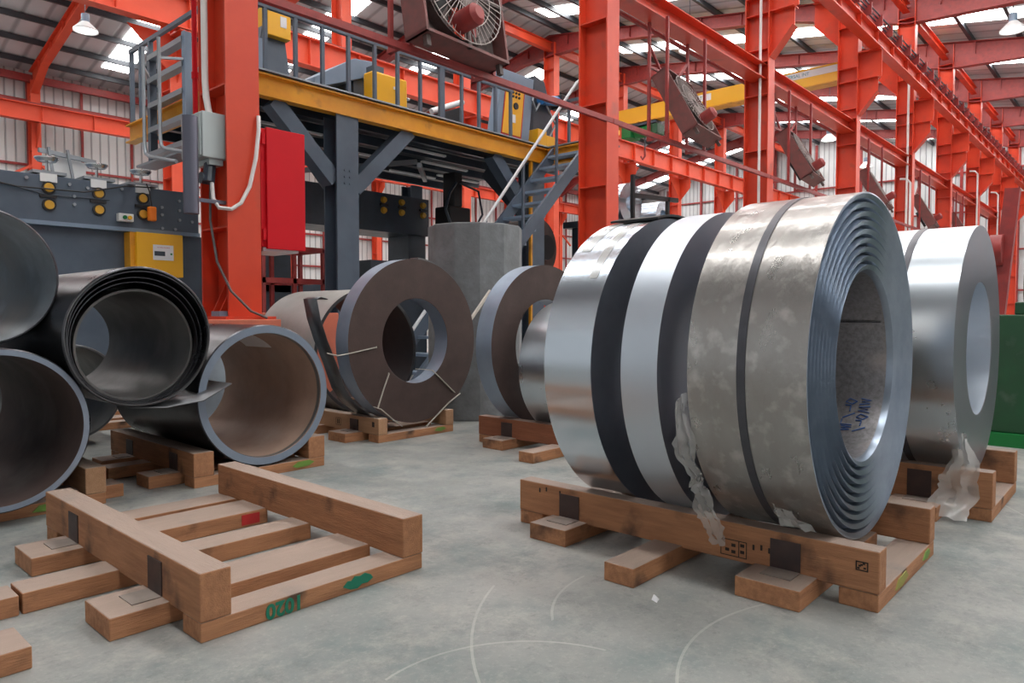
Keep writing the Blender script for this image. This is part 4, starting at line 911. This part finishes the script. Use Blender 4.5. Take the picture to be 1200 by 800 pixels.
# plastic film
def film(name, label, grid, cat='plastic film'):
    """grid: rows of world points, wrinkled"""
    random.seed(len(label)); R_ = len(grid); C_ = len(grid[0]); sub = 7; vs = []; fs = []
    nr, nc = (R_-1)*sub+1, (C_-1)*sub+1
    for i in range(nr):
        for j in range(nc):
            a, fa = divmod(i, sub); c, fc = divmod(j, sub)
            if a == R_-1: a, fa = R_-2, sub
            if c == C_-1: c, fc = C_-2, sub
            fa /= sub; fc /= sub
            p = (Vector(grid[a][c])*(1-fc)+Vector(grid[a][c+1])*fc)*(1-fa)+(Vector(grid[a+1][c])*(1-fc)+Vector(grid[a+1][c+1])*fc)*fa
            q = .006; vs.append(p+Vector((random.uniform(-q, q)-.008+.012*math.sin(j*1.9+i*.35), random.uniform(-q, q)+.008*math.sin(i*.8), random.uniform(-q, q))))
    for i in range(nr-1):
        for j in range(nc-1): fs.append((i*nc+j, i*nc+j+1, (i+1)*nc+j+1, (i+1)*nc+j))
    return tag(MB().add(vs, fs, 0, True).build(name, FILM, loc=grid[-1][0], angle=50), label, cat)
film('plastic_film', 'torn clear plastic hanging off the left edge of the wrapped coil', [[(2.34, 1.25, .72), (2.32, 1.28, .70)], [(2.37, 1.24, .52), (2.33, 1.31, .53)], [(2.42, 1.23, .40), (2.40, 1.27, .40)], [(2.44, 1.22, .34), (2.42, 1.28, .34)], [(2.50, 1.20, .235), (2.49, 1.28, .235)], [(2.555, 1.19, .12), (2.56, 1.26, .12)]])
film('plastic_film', 'small torn flap of plastic under the right edge of the wrapped coil', [[(2.50, 1.0, .33), (2.52, .96, .31)], [(2.53, 1.0, .25), (2.56, .87, .24)]])
film('plastic_film', 'clear plastic bag hanging at the front of the smooth silver coil', [[(4.06, .70, .42), (4.07, .68, .42)], [(4.04, .76, .26), (4.04, .62, .26)], [(4.05, .80, .14), (4.04, .62, .12)], [(3.98, .84, .02), (3.95, .66, .02)]])

# ------------------------------------------------------------------ green machine at the right edge
t = thing('green_machine', 'dark green machine bed with roller bracket at the right edge, behind the smooth coil', 'machine', (6.8, .5, 0))
MB().box(6.55, 8.6, -1.2, 1.0, .10, 1.0).build('bed', GREENM, t, bevel=.01)
MB().box(6.5, 8.65, -1.25, 1.05, 0, .10).build('foot_strip', GREENB, t)
MB().box(6.9, 7.3, .55, .85, 1.0, 1.1).build('bracket_foot', GREENM, t, bevel=.01)
MB().lathe([(.6, .0), (.6, .17), (.8, .17), (.8, 0)], (7.1, 0, 1.24), 'y', 28, close=False).build('bearing_housing', GREENM, t)
MB().tube([(7.1, .6, 1.24), (7.1, -1.1, 1.24)], .12, 18).build('roller', BLACK, t)
MB().box(6.8, 8.5, -1.2, .3, 1.36, 1.42).build('top_cover', GREYL, t)
MB().box(7.6, 8.4, -1.0, .4, 1.0, 1.36).build('gear_case', BLACK, t)
# dark red post and sheave behind the smooth coil
t = thing('sling_post', 'leaning dark red post with a round head behind the smooth silver coil', 'post', (9.6, 1.4, 0))
MB().bar((9.6, 1.42, 0), (9.72, 1.24, 2.4), .12, .14).build('post', DKRED, t)
MB().disc((9.6, 1.36, 1.72), .17, 'y', .12, 24).build('sheave', DKRED, t)
MB().box(9.45, 9.8, 1.3, 1.6, 0, .5).build('base', STEELDK, t)

# silver coils on the reel stand behind the second column
rs = thing('reel_stand', 'dark steel reel table carrying silver coils, behind the second column', 'stand', (12.8, 8.2, 0))
MB().box(11.4, 14.4, 7.7, 8.9, 2.72, 2.84).build('table_top', STEELDK, rs)
for x in (11.6, 13.9):
    for y in (7.9, 8.7): MB().bar((x, y, 0), (x, y, 2.72), .14, .14).build('leg', STEELDK, rs)
MB().bar((12.15, 7.75, 2.84), (12.15, 7.75, 3.75), .07, .07).bar((12.15, 7.75, 3.35), (13.9, 7.75, 3.45), .07, .09).bar((13.5, 7.75, 2.84), (13.5, 7.75, 3.45), .07, .07).build('guard_arm', BLACK, rs)
for (x, y0_, y1_, R, lab) in ((11.75, 8.0, 8.5, .33, 'small silver coil at the left on the reel table behind the second column'), (12.55, 8.05, 8.6, .42, 'largest silver coil standing on the reel table behind the second column'), (13.75, 8.0, 8.5, .3, 'small silver coil at the right on the reel table behind the second column')):
    t = thing('steel_coil', lab, 'coil', (x, y0_, 2.84), 'silver coils on the reel table')
    MB().lathe([(y0_, R*.4), (y0_, R), (y1_, R), (y1_, R*.4)], (x, 0, 2.84+R), 'y', 40).build('wound_strip', GALVB, t)
